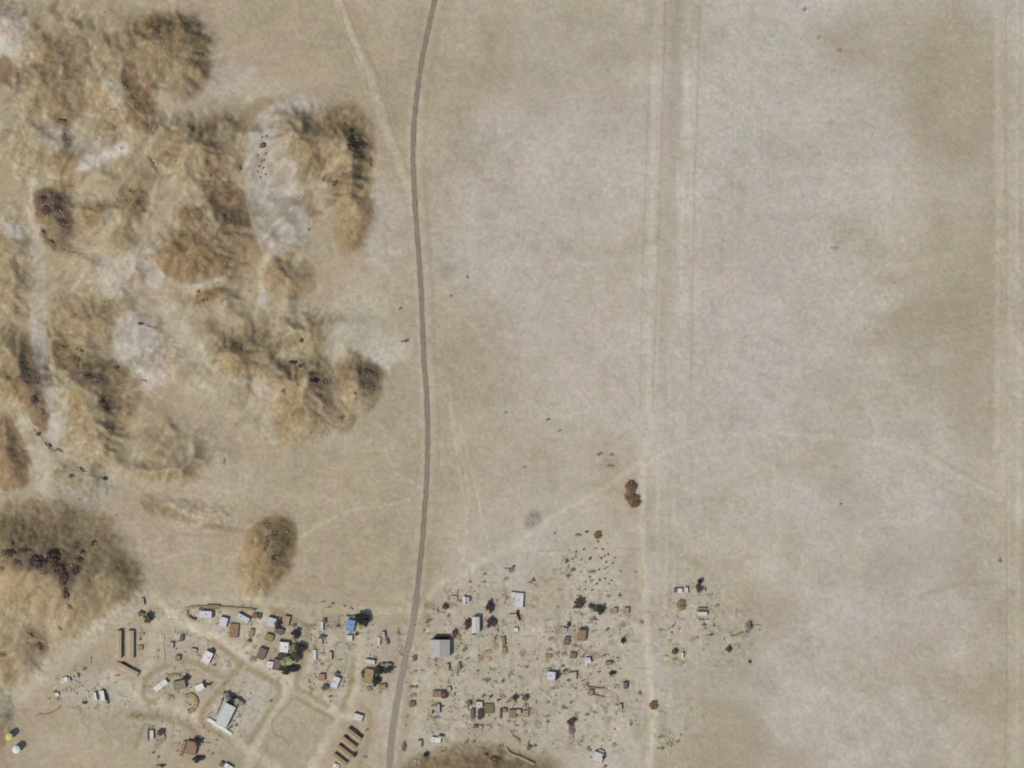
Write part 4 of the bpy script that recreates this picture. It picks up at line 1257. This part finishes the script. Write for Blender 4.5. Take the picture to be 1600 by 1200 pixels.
B|794,1127|7,7|30|mud|1|pale brown bush on the south-west rim of the round compound
F|681,1156|15,8|8|white|2|white roof alone north of the brown hill on the bottom edge
F|688,1151|8,3|15|grey|2.6|grey strip roof on the upper side of the lone white roof
W|653,1157;659,1157;659,1167|1.8|dgrey|1.8|thin bent dark wall beside the highway near the bottom edge
T|665,1179|6,7|0|dgreen|3|dark tree beside the highway near the bottom edge
B|678,1187|8,7|0|olive|1.1|olive bush right of the dark tree beside the highway
B|692,1174|9,4|0|gg|.8|thin green bush left of the brown hill on the bottom edge
R|650,1190|16,12|-20|grey|.7|grey rubble heap beside the highway on the bottom edge
B|729,1159|4,8|0|gg|1|left green bush of a pair north of the brown hill
B|739,1159|6,6|0|gg|1|right green bush of a pair north of the brown hill
K|784,1166|9,5|25|stone|.9|small dark rocks north-east of the brown hill's top
K|760,1177|9,5|10|stone|.9|dark rocks on the north crest of the brown hill, west of the longer band
K|773,1183|14,6|20|stone|.9|longer band of dark rocks on the crest of the brown hill
K|806,1181|10,5|20|bstone|.8|brown rocks on the lower shoulder east of the brown hill
K|820,1190|10,6|25|bstone|.8|brown rocks further down the shoulder, near the bottom edge
K|833,1190|11,5|15|bstone|.8|last brown rocks at the east foot of the brown hill
W|790,1168;797,1177;812,1183;835,1194|4|mud|.9|olive earth bank curving past the east side of the brown hill
W|800,1150;806,1154;812,1160|4|mud|1.1|short brown bank above the olive earth bank
T|826,1168|6,7|0|dgrey|2.8|dark tree right of the short brown bank
B|836,1165|7,7|0|gg|1.5|grey bush right of the dark tree near the short brown bank
B|826,1160|4,6|0|gg|1.3|little grey bush above the dark tree near the short brown bank
B|856,1127|6,6|0|brown|1.3|brown bush between the round compound and the dark red hedge
B|854,1119|9,5|0|mud|.9|pale brown bush above the brown bush by the round compound
B|856,1099|6,5|0|gg|1|grey-green bush right of the round compound
F|861,1056|13,13|8|lilac|3|white-lilac house with a dark tree at its east wall
T|869,1056|7,10|15|dred|4|very dark tree on the east wall of the white-lilac house
B|857,1045|12,5|0|gg|1.2|greenish hedge north of the white-lilac house
B|866,1075|16,7|0|gg|.8|pale green scrub south of the white-lilac house
B|879,1041|8,5|10|dgrey|1.4|dark bush, upper of two east of the white-lilac house
B|883,1047|7,6|0|dbrown|1.4|dark bush, lower of two east of the white-lilac house
B|887,1063|6,7|0|dgrey|1.5|dark bush south-east of the white-lilac house
W|889,1051;895,1050;901,1050;901,1060|1.8|dgrey|1.6|thin angled dark wall east of the white-lilac house
B|898,1075|6,4|0|brown|1|flat brown bush below the thin angled wall
B|859,1015|9,5|5|brown|1.2|flat brown bush, first in the row of yards east of the pale square field
B|869,1021|9,9|0|brown|1.2|knobbly brown bush, second in the row of yards
B|881,1021|8,9|20|gg|1.2|grey-green bush, third in the row of yards
F|895,1024|9,9|5|olive|1.8|olive brown roof, fourth in the row of yards
B|911,1025|4,7|0|gg|1|upright green bush right of the olive brown roof
F|916,1034|3,14|0|white|1.6|white thin hut left of the lilac tilted hut
F|920,1032|6,9|-20|lilac|2|lilac tilted hut right of the white thin hut
F|857,1025|9,5|0|rust|.9|rusty flat hut below the first brown bush of the row
F|909,992|12,17|8|brown|3|dark-edged brown house, tallest in the north-east yards
T|911,984|9,5|0|dbrown|3.6|dark brown tree behind the dark-edged brown house
T|888,976|4,7|0|dbrown|2.6|slim dark tree north-west of the dark-edged brown house
B|896,979|6,4|0|brown|1.2|small brown bush right of the slim dark tree
F|881,985|8,9|25|grey|1.4|grey hut left of the dark-edged brown house
F|886,1001|8,12|5|purple|1.4|purplish low hut south-west of the dark-edged brown house
B|860,998|8,7|0|gg|1|grey-green bush alone on the pale ground west of the purplish hut
B|897,1009|7,7|0|brown|1.3|brown bush below the purplish low hut
B|905,1010|7,6|0|mud|1|pale brown bush below the dark-edged brown house
B|949,983|6,6|0|dgrey|1.5|dark round bush east of the dark-edged brown house
B|928,986|10,6|0|mud|.9|pale brown hedge between the brown house and the dark round bush
T|973,1001|5,8|0|dgreen|3|small blackish tree alone west of the long eastern track
B|1002,972|5,10|-10|brown|1.1|brown upright bush at the edge of the long eastern track
B|928,967|12,7|0|red|1.4|reddish flat bush south of the dark hedge row
T|905,942|13,13|0|dbrown|4.2|big dark brown tree at the west end of the dark hedge row
B|898,948|7,7|0|purple|1.8|purple bush at the foot of the big dark brown tree
T|924,948|9,6|25|green|3|dark green tree, left link of the dark hedge row
T|931,951|9,7|30|green|3|dark green tree, right link of the dark hedge row
T|938,953|9,12|0|dgreen|4.4|blackish tree at the east end of the dark hedge row
B|908,960|6,5|0|gg|1.1|grey-green bush below the big dark brown tree
B|903,931|7,5|0|gg|1|grey bush above the big dark brown tree
B|968,930|8,6|0|olive|1.2|olive bush north of the pair of tan huts by the long track
F|961,954|6,9|0|mud|1.5|left one of the pair of tan huts by the long track
F|979,954|7,9|0|mud|2|right one of the pair of tan huts by the long track
B|950,932|9,8|30|gg|.9|pale green bush right of the northernmost thin wall
B|944,1024|10,4|-10|olive|1.1|olive flat bush north of the brown block hut
F|951,1036|10,5|0|brown|1.8|brown block hut east of the lilac tilted hut
B|966,1028|8,4|0|gg|1|grey-green flat bush right of the brown block hut
B|935,1050|6,4|0|dgrey|1.3|small black bush, left of two in the empty eastern yards
T|956,1052|9,6|0|dgreen|2.6|blackish spreading tree, right of two in the empty eastern yards
F|977,1071|6,10|0|dgrey|2.2|dark upright hut alone near the long eastern track
B|963,1070|8,4|20|mud|.8|pale brown bush left of the dark upright hut
W|916,1067;919,1073;932,1075;944,1075|2.2|brown|1.2|brown low wall with a bend above the rusty hut
F|923,1082|7,8|0|rust|1.8|rusty hut below the bent low wall
W|926,1085;936,1087;944,1089|1.6|brown|.9|thin brown wall running right from the rusty hut
B|892,1097|6,6|0|gg|1.3|round grey-green bush above the brown bush of the southern yards
B|881,1105|11,10|20|brown|1.5|wide brown bush in the southern yards
B|856,1097|6,4|0|gg|1|small grey-green bush near the empty lane of the southern yards
T|892,1128|9,10|0|dbrown|3.4|dark tree at the top of the long dark red hedge
D|893,1140|9,14|0|red|2|red-brown middle of the long dark red hedge
B|893,1152|9,12|0|rust|1.1|fading rusty lower end of the long dark red hedge
F|969,1105|4,10|0|sand|2.2|thin hut with a dark side near the rust-brown round bush
B|963,1101|9,3|0|brown|.9|thin brown bush left of the thin hut with a dark side
D|1021,1102|12,13|0|coco|2.6|rust-brown round bush beside the long eastern track, lowest of the big ones
B|1000,1083|9,8|0|olive|.9|faint olive bush left above the rust-brown round bush
B|986,1131|7,8|0|gg|1.1|grey-green bush left below the rust-brown round bush
B|917,1117|9,6|0|olive|1|olive bush, left of a pair in the southern yards
B|930,1113|11,6|10|yg|.9|yellowish bush, right of a pair in the southern yards
F|934,1183|16,15|20|pale|2.6|white-grey house on the bottom edge in the south-east yards
T|942,1183|4,8|0|dred|3.2|black slim tree on the east wall of the white-grey house
F|939,1175|9,7|20|grey|1.4|grey hut on the upper side of the white-grey house
B|961,1163|9,7|20|gg|1.1|grey-green bush right of the white-grey house
B|920,1170|10,10|0|gg|.9|pale green bush left of the white-grey house
B|945,1198|7,6|0|purple|1.5|purple bush on the bottom edge below the white-grey house
B|1032,1152|10,9|0|yg|1|yellow-green bush, top of the loose scrub group by the long track
B|1033,1169|9,6|0|olive|1.2|olive bush, bottom left of the loose scrub group by the long track
B|1047,1164|9,8|0|brown|1|brown bush, bottom right of the loose scrub group by the long track
B|1059,1159|7,7|0|red|.9|reddish bush, rightmost of the loose scrub group by the long track
D|934,836|11,11|0|coco|2.4|small round brown bush alone above the dotted pale yard
B|934,846|6,4|0|olive|.8|little olive bush under the small round brown bush
D|985,761|16,18|0|coco|4.0|northern lobe of the rust-brown bush group at the track fork
D|983,775|15,14|0|coco|3.6|middle lobe of the rust-brown bush group at the track fork
D|990,784|18,18|0|coco|4.2|southern lobe of the rust-brown bush group at the track fork
D|1064,946|13,16|0|tanb|2.8|orange-tan round bush on pinkish ground north of the lilac strip roof
F|1097,959|15,6|0|lilac|2.4|lilac strip roof on the eastern fringe of the village
F|1097,951|14,3|0|mustard|1.4|mustard strip along the top of the lilac strip roof
B|1099,968|10,5|0|brown|1.2|brown flat bush just below the lilac strip roof
B|1100,976|8,6|0|dgrey|1.3|dark bush, left of two under the brown flat bush
B|1115,977|6,6|0|gg|1.2|grey bush, right of two under the brown flat bush
B|1101,983|9,5|0|mud|.9|pale brown bush below the left dark bush of the eastern fringe
B|1109,992|11,5|-5|dgrey|1.4|dark flat bush lowest in the column under the lilac strip roof
T|1093,909|5,9|0|dgreen|3.6|slim blackish tree, north tip of the eastern dark clump
T|1092,920|11,9|0|dbrown|3.2|dark tree with a jagged edge, heart of the eastern dark clump
B|1102,920|4,9|0|brown|1.5|brown bush on the right of the eastern dark clump
F|1062,923|7,7|0|white|2|white small hut left of the eastern dark clump
F|1055,922|4,6|0|dgrey|1.8|dark grey small hut left of the white small hut
F|1072,922|5,8|0|lilac|1.8|lilac small hut right of the white small hut
B|1051,979|6,7|0|gg|1.2|grey bush, upper one near the west of the lilac strip roof
B|1049,988|5,6|0|gg|1|grey bush, lower one near the west of the lilac strip roof
B|1035,984|14,5|0|gg|.7|faint green scrub right of the long eastern track
T|1170,978|10,9|0|dgrey|3|dark grey tree far out on the eastern fringe
B|1168,987|8,4|0|dgrey|1.3|dark flat bush just below the far dark grey tree
W|1174,978;1181,977;1189,978|1.4|grey|.9|thin grey wall running right from the far dark grey tree
W|1141,994;1151,992;1160,988|3|gg|1|slanting green-grey hedge bank left of the far dark grey tree
T|1138,1014|7,8|0|green|2.8|dark green tree alone below the slanting hedge bank
B|1171,1034|6,6|0|dbrown|1.8|single round black-brown bush furthest out to the south-east
T|1054,1018|7,8|0|green|2.8|dark green tree in the middle of the tan circle
B|1055,1030|12,6|0|mustard|.9|mustard hedge on the south rim of the tan circle
F|1066,1024|3,9|0|white|1.9|white sliver with a dark side on the east rim of the tan circle
B|1120,946|8,7|0|gg|.9|faint green bush right above the lilac strip roof
B|886,876|8,8|0|olive|1.8|olive tree-like bush, top of the olive trio in the dotted yard
B|895,890|8,8|20|olive|1.6|olive bush, middle right of the olive trio in the dotted yard
B|888,899|9,6|0|olive|1.4|olive bush, bottom of the olive trio in the dotted yard
B|887,886|6,9|0|yg|1|yellow-green bush linking the olive trio
B|925,894|15,7|5|olive|1.2|long olive hedge right of the olive trio
B|903,836|10,7|15|gg|1.3|grey-green bush left of the small round brown bush
B|866,834|6,6|0|gg|1.1|lone grey-green bush furthest left above the dotted yard
B|916,831|5,5|0|dgreen|1.4|dark green speck of bush up left of the small round brown bush
B|922,873|5,7|0|dgreen|1.3|dark upright bush in the centre of the dotted yard
B|836,808|16,10|30|gg|.8|grey-green scrub spread on a grey patch, upper part
B|828,819|12,8|0|gg|.8|grey-green scrub spread on a grey patch, lower part
B|856,656|8,5|0|olive|1.3|lone olive bush on the open plain near the picture centre
B|704,463|6,6|0|brown|1.2|lone brown bush right of the highway, far north of the village
B|730,433|5,5|0|brown|1.1|lone small brown bush, right above its neighbour by the highway
B|625,482|5,7|0|gg|1.2|lone grey bush left of the highway below the pale fan
B|632,533|11,6|-12|dgrey|2|dark flat bush left of the highway beside the second pale fan
B|350,722|5,15|3|gg|1.1|upright grey-green bush strip between the hills and the village
B|874,673|5,4|0|gg|.9|tiny grey bush right below the lone olive bush
B|819,730|5,5|0|gg|.9|tiny grey bush south of the plain's middle
B|790,645|5,5|0|gg|.9|tiny grey bush north-west of the lone olive bush
B|956,710|9,7|0|brown|1|brown bush, right of the pinkish scrub near the track fork
B|937,709|9,7|0|red|.9|pinkish brown bush, left one near the track fork
B|953,728|12,7|10|gg|.9|grey bush below the pinkish scrub near the track fork
B|1280,58|7,8|0|mud|.5|pale brown bush, left of the scrub string in the north-east
B|1300,66|7,7|0|mud|.5|pale brown bush, second of the scrub string in the north-east
B|1310,78|8,7|0|gg|.5|grey-green bush, third of the scrub string in the north-east
B|1345,84|8,7|0|mud|.5|brownish bush, last of the scrub string in the north-east
B|1257,14|6,9|0|gg|.6|grey-green bush on the top edge in the north-east
B|1303,388|12,10|0|mud|.7|pale brown bush out on the eastern plain
B|1314,787|5,4|0|red|.9|tiny reddish bush out on the south-eastern plain
B|1562,876|7,7|0|olive|1.1|olive bush among the streaks on the right edge
Q|16,1150|11,11|0|yellow|6.2|yellow-green raised tank in the bottom left corner
Q|27,1170|12,12|0|white|6.2|white raised tank just right below the yellow-green one
F|410,229|6,6|0|dgrey|3|dark square hut on the pale quarry slope between the hills
F|101,1062|10,7|-20|white|1.6|white hut at the upper end of the scrapyard wall
F|108,1062|4,7|-30|grey|1.5|grey hut right of the white hut at the scrapyard wall
R|123,1054|7,9|0|dgrey|.7|dark scrap heap above the middle of the scrapyard
R|119,1064|7,7|0|grey|.7|grey scrap heap below the dark one
R|133,1045|8,5|-35|dgrey|.6|dark slanting scrap heap higher up the scrapyard row
R|143,1031|4,13|5|dgrey|.6|topmost upright scrap heap of the scrapyard row
R|87,1081|10,8|0|dgrey|.7|big round scrap heap in the west of the scrapyard
F|89,1085|6,5|-20|white|1.3|small white hut inside the big round scrap heap
R|99,1078|9,7|0|grey|.6|grey scrap heap right of the big round one
R|91,1092|9,6|0|purple|.7|purple scrap heap below the big round one
R|76,1091|9,3|-5|red|.6|flat reddish scrap heap at the west end
B|62,1117|14,6|-10|mud|.9|brown bush where the curved scrapyard bank begins
W|66,1117;78,1115;88,1110;94,1103|2|mud|1|thin curved bank along the south of the scrapyard
R|132,1097|8,7|20|dgreen|.8|dark green scrap heap left of the white trailers
R|140,1089|6,9|0|grey|.6|grey scrap heap between the green one and the trailers
F|149,1088|4,13|-12|white|2.4|left one of the two white trailers in the scrapyard
F|160,1087|7,16|-10|white|2.4|right and wider one of the two white trailers in the scrapyard
W|162,1078;165,1086;168,1095|2.2|dbrown|2|dark rail leaning along the right white trailer
B|169,1098|6,6|0|dbrown|1.6|dark brown bush at the foot of the right white trailer
R|147,1076|8,5|-10|grey|.6|grey scrap heap above the left trailer
R|171,1075|7,5|0|grey|.6|pale scrap heap above the right trailer
R|184,1086|8,6|15|pale|.6|whitish scrap heap right of the trailers
R|194,1088|6,4|0|dgrey|.5|small dark scrap heap at the east end of the scrapyard
W|292,962;292,953;300,949;330,948;365,950;397,953|4|mud|1.3|long mud wall closing the west village to the north
W|296,962;301,966;307,967|2.5|dbrown|1.4|short dark wall at the west foot of the long northern mud wall
F|315,953|8,6|10|dgrey|1.8|dark grey hut against the west part of the long northern mud wall
F|333,948|20,6|0|brown|1.5|long brown shelter standing on the long northern mud wall
F|332,960|4,9|0|dgrey|1.6|dark slim hut at the east end of the long pale lilac roof
B|397,952|7,4|0|green|1.4|green bush at the east end of the long northern mud wall"""
ROCKS = """22,862|26,12|0|stone|1.4|western block of dark rocks on the big hill's summit
25,847|8,7|0|stone|1.0|single dark rocks above the summit's western block
35,876|14,10|20|stone|1.2|dark rocks just below the summit's western block
45,858|22,6|5|stone|.9|thin row of dark rocks linking the summit blocks
65,876|24,20|0|stone|1.8|largest black rock block in the middle of the summit
88,868|22,20|0|stone|1.7|black rock block right of the largest one
97,886|22,16|30|stone|1.6|black rocks bending down from the summit
104,902|13,24|0|stone|1.6|black rocks half way down the big hill's rib
107,926|9,20|-5|stone|1.4|lowest black rocks on the big hill's rib
128,873|10,10|0|stone|1.1|dark rocks right of the summit band, lower pair
132,862|9,7|0|stone|1.0|dark rocks right of the summit band, upper pair
149,848|10,10|0|stone|1.1|dark rocks on the big hill's north-east shoulder
122,890|12,15|10|stone|1.2|dark rocks between the rib and the east slope
10,885|9,7|0|stone|.9|small dark rocks at the left edge of the big hill
75,893|14,6|0|bstone|.9|brown rocks hanging below the largest black block
112,948|8,14|-15|purple|.9|purple rocks under the foot of the big hill's rib
95,982|5,9|-30|stone|.7|tiny rock sliver on the big hill's south slope
50,992|16,6|35|bstone|.9|brown rocks, upper arc of the low hill south of the big one
62,1008|8,14|-20|stone|1|dark rocks, lower arc of the low hill south of the big one
6,1022|11,12|0|bstone|.9|brown rocks at the left edge of the low southern hill
68,312|12,14|-20|stone|1.2|dark rocks at the top of the western ravine wall
74,330|18,16|25|stone|1.4|heart of the dark rocks on the western ravine wall
90,325|16,12|20|purple|1.1|purple rocks right of the ravine's heart
98,348|16,14|30|purple|1.1|purple rocks at the lower right of the ravine wall
70,362|9,7|30|stone|1.2|black ledge under the western ravine wall
82,378|16,5|40|stone|.9|thin black ledge slanting down from the ravine wall
100,390|20,4|30|bstone|.8|thin brown ledge lowest under the ravine wall
108,292|16,8|10|rust|.9|reddish rocks above the western ravine wall
120,395|22,4|20|bstone|.7|faint ledge trailing right from the ravine ledges
547,206|9,9|0|stone|1.2|black rocks, upper one on the rounded hill by the highway
541,196|9,6|30|bstone|.9|brown rocks at the tip of the rounded hill's band
551,218|6,12|-15|stone|1.1|slim black rocks in the middle of the rounded hill's band
550,232|16,9|10|stone|1.3|black rocks, lowest on the rounded hill's dark band
568,230|14,8|-10|purple|1|purple rocks right of the rounded hill's lowest black rocks
579,252|8,14|0|bstone|.8|brown rocks on the rounded hill's east flank
523,286|12,8|-25|stone|1|dark rocks at the left end of the rounded hill's southern ledge
540,273|22,6|-18|bstone|.9|brown ledge crossing the south of the rounded hill
565,290|6,8|0|bstone|.8|small brown rocks on the spur below the rounded hill
561,318|5,6|0|stone|.7|single dark rock spot on the spur below the rounded hill
484,358|8,5|10|bstone|.7|little rocks at the foot of the pale gully
142,588|18,9|0|stone|1.2|dark rocks, left part of the western spine crest
155,592|14,12|15|purple|1.2|purple rocks in the middle of the western spine crest
128,583|14,5|5|bstone|.9|brown ledge at the left end of the western spine crest
183,574|8,8|20|stone|1.1|black rock knob on the ledge right of the spine
160,627|8,9|0|stone|1.3|black rocks, head of the slanting spine streak
167,638|7,14|-25|stone|1.2|black rocks, tail of the slanting spine streak
100,540|20,5|12|stone|.7|thin dark upper ledge on the striped slope
128,548|22,4|20|stone|.7|thin dark lower ledge on the striped slope
104,563|18,6|10|bstone|.8|brown ledge at the foot of the striped slope
127,562|10,6|0|bstone|.9|brown rocks right of the striped slope's foot
56,624|12,16|-10|stone|1.2|dark rocks at the edge of the western valley, north of the pale stream
68,645|10,16|-20|bstone|.9|brown rocks sliding towards the pale western stream
62,678|10,9|30|stone|.9|black ledge head crossing the pale western stream
76,694|14,6|35|stone|1|black ledge middle crossing the pale western stream
93,702|16,4|22|stone|.7|thin black ledge tail crossing the pale western stream
128,733|18,6|25|stone|.8|dark ledge above the grey bowl in the west
113,743|10,7|0|stone|.9|dark rocks at the left rim of the grey bowl
164,747|9,7|15|stone|1|dark knob at the right end of the grey bowl's ledge
225,595|22,4|20|bstone|.6|brown thin ledge between the spine and the pale fan
220,506|8,6|0|stone|1|black knob on the pale slope in the middle of the hills
236,511|20,3|14|bstone|.6|thin brown ledge running right from the black knob
318,470|20,7|-20|bstone|1|rusty ledge rocks north of the green bowl
327,464|9,7|0|rust|1|red rocks at the tip of the rusty ledge
311,455|4,6|0|stone|.9|dark speck of rock above the rusty ledge
352,468|14,4|-15|bstone|.6|brown speckled rocks right of the rusty ledge
386,550|16,5|32|bstone|.8|brown ledge on the green knoll left of the dark holes
472,532|7,8|-40|stone|1.1|black rock beside the pale notch
458,566|14,7|5|stone|1.2|black rocks, topmost on the orange spotted hill
470,572|8,6|0|stone|1|small black rocks right of the topmost ones
466,601|10,6|0|rust|1|red rocks in the middle of the orange spotted hill
444,612|8,12|-30|bstone|1|brown rocks on the left of the orange spotted hill
492,594|14,8|10|dred|1.1|dark red rocks on the orange spotted hill's right shoulder
510,596|12,12|0|purple|1|purple rocks between the orange spotted hill and the grey one
556,614|6,8|-20|stone|.9|black rock speck in the grey hill by the highway
578,582|26,8|12|purple|.9|purple rocks along the crown of the grey hill by the highway
534,652|14,7|-15|bstone|.9|brown rocks at the southern tongue of the grey hill
192,233|9,5|10|stone|.8|dark speck at the end of the white streak in the north-west
240,258|6,20|-30|bstone|.9|narrow brown ledge left of the pale basin rim
233,200|10,9|0|purple|1|purple rocks where the north-western valley ends
100,188|14,5|0|dred|.9|dark red rocks at the foot of the twin brown ridges
178,200|9,7|20|bstone|.8|brown rocks between the two north-western ridges
418,847|9,30|12|bstone|.8|brown rocks strewn over the top of the oval hill
430,835|14,20|10|bstone|.8|brown rocks on the east shoulder of the oval hill
428,872|8,10|0|stone|.8|dark rocks in the middle of the oval hill
405,915|4,16|8|bstone|.8|narrow brown rocks on the tail of the oval hill
338,268|14,8|0|bstone|.7|brown rocks above the pale quarry's left rim
376,262|6,10|0|stone|.7|dark rocks on the left rim of the pale quarry
205,300|20,4|5|bstone|.7|ledge along the top of the square brown slope
225,330|8,10|0|bstone|.7|brown rocks at the corner of the square brown slope"""
MINI = [(939, 872), (944, 869), (950, 866), (947, 878), (957, 880), (908, 875), (915, 909), (925, 907), (937, 906), (945, 904), (904, 921), (925, 922), (912, 858), (930, 857), (941, 858), (948, 886), (944, 889), (932, 912), (952, 912), (900, 862),
        (969, 893), (992, 894), (915, 920), (955, 907), (921, 901), (899, 870), (907, 894), (936, 890), (960, 872)]
QUARRY = [(404, 243), (409, 252), (405, 260), (412, 262), (408, 270), (403, 268), (413, 250), (407, 277), (416, 240), (415, 272), (410, 215), (417, 213)]
import re
FN = dict(F=flat_house, T=tree, B=bush, D=dome, K=outcrop, R=heap)
for l in THINGS.split('\n'):
    k, p, rest = l.split('|', 2)
    if k == 'W':
        wd, c, H, lab = rest.split('|'); wall([tuple(float(t) for t in q.split(',')) for q in p.split(';')], float(wd), c, float(H), lab); continue
    sz, an, c, H, lab = rest.split('|'); x, y = [float(t) for t in p.split(',')]; w, h = [float(t) for t in sz.split(',')]; an = float(an); H = float(H)
    if k in FN: 
        if k == 'F' and 'trailer' in lab: flat_house(x, y, w, h, an, c, H, lab, 'white_trailer', 'trailer', 'trailers in the scrapyard')
        elif k == 'F' and ('hut' in lab or 'sliver' in lab): flat_house(x, y, w, h, an, c, H, lab, 'mud_hut', 'hut', 'huts of the desert village')
        elif k == 'F' and ('foundation' in lab): 
            wall([(x, y - h / 2), (x, y), (x, y + h / 2)], w, c, .5, lab, 'old foundations', 'strip_foundation', 'foundation')
        else: FN[k](x, y, w, h, an, c, H, lab)
    elif k == 'G': gable_house(x, y, w, h, an, c, H, lab, 'sheet_roofed_hall' if w > 20 else 'gable_roofed_house', 'hall' if w > 20 else 'house', ribs=True, rise=.16)
    elif k == 'L': gable_house(x, y, w, h, an, c, H, lab, 'long_shed', 'shed', 'long narrow sheds of the village', rise=.12)
    elif k == 'Q': tank(x, y, w, h, an, c, H, lab)
for l in ROCKS.split('\n'):
    p, sz, an, c, H, lab = l.split('|'); x, y = [float(t) for t in p.split(',')]; w, h = [float(t) for t in sz.split(',')]; outcrop(x, y, w, h, float(an), c, float(H), lab)
for x, y in MINI:
    bush(x, y, rnd.uniform(3, 4.6), rnd.uniform(3, 4.6), 0, rnd.choice(('gg', 'dgreen', 'dgrey')), .9, 'tiny dark scrub bush, one of the dots scattered over the pale dotted yard', 'dots of scrub in the dotted yard', 'tiny_bush')
for x, y in QUARRY:
    outcrop(x, y, 3.5, 3.5, 0, 'stone', .55, 'tiny grey stone pile, one of the dots scattered on the pale quarry slope', 'stone piles on the quarry slope', 'stone_pile', 'stones')

# ---------------------------------------------------------------- loose stones on the slopes, litter between the houses: nobody could count them
def strew(name, mask, n, rmin, rmax, cols, seed, label, cat):
    q = np.random.RandomState(seed); p = mask.ravel().copy(); p /= p.sum(); idx = q.choice(len(p), n, p=p)
    bs = [MB() for _ in cols]
    for t, i in enumerate(idx):
        j, k = divmod(int(i), NX); x = gx[k] + q.uniform(-.9, .9); y = gy[j] + q.uniform(-.9, .9); r = rmin + (rmax - rmin) * q.rand() ** 3
        V_, F_ = ico(r, t); b = bs[t % len(cols)]; z = Z[j, k]; b.add([(v[0] + wx(x), v[1] + wy(y), v[2] * .6 + z + r * .15) for v in V_], F_)
    me = bpy.data.meshes.new(name); V = sum((b.v for b in bs), []); F = []; mi = []; o = 0
    for m, b in enumerate(bs): F += [tuple(a + o for a in f) for f in b.f]; mi += [m] * len(b.f); o += len(b.v)
    me.from_pydata(V, [], F); [me.materials.append(M_(c, '_rock', scale=.6, var=.35)) for c in cols]; me.polygons.foreach_set('material_index', mi); me.update()
    ob = bpy.data.objects.new(name, me); col.objects.link(ob); tag(ob, label, cat, kind='stuff')
inside = ss(-5, 5, X) * ss(1605, 1595, X) * ss(-5, 5, Y) * ss(1205, 1195, Y)
dark = ss(.30, .12, ALB[..., 0])
strew('loose_stones', (HM * (dark ** 2 + .02) * inside).astype(float), 2600, .3, .95, ['bstone', 'brown', 'mud'], 1, 'loose brown stones scattered down the hill slopes', 'stones')
near = np.zeros_like(X)
for l in THINGS.split('\n'):
    x, y = [float(t) for t in l.split('|')[1].split(';')[0].split(',')]
    if y > 800: w = win(x - 34, x + 34, y - 34, y + 34); near[w] += np.exp(-((X[w] - x) ** 2 + (Y[w] - y) ** 2) / 220)
lit = (np.clip(near, 0, 1.6) * inside * (.1 + ss(-.05, .2, sp)) * (1 - TM * .9) * village + 1e-9).astype(float)
strew('yard_litter', lit, 6000, .25, 1.05, ['mud', 'gg', 'tan', 'pale', 'brown', 'mud'], 2, 'small stones, litter and low weeds scattered between the village yards', 'litter')
sc_ = (inside * ss(.12, .3, F9 + ch * .4) * ss(560, 900, X) * (1 - HM) + 1e-9).astype(float)
strew('desert_scrub', sc_, 2200, .2, .55, ['mud', 'gg', 'tan'], 3, 'dry weeds thinly scattered over the open plain', 'weeds')
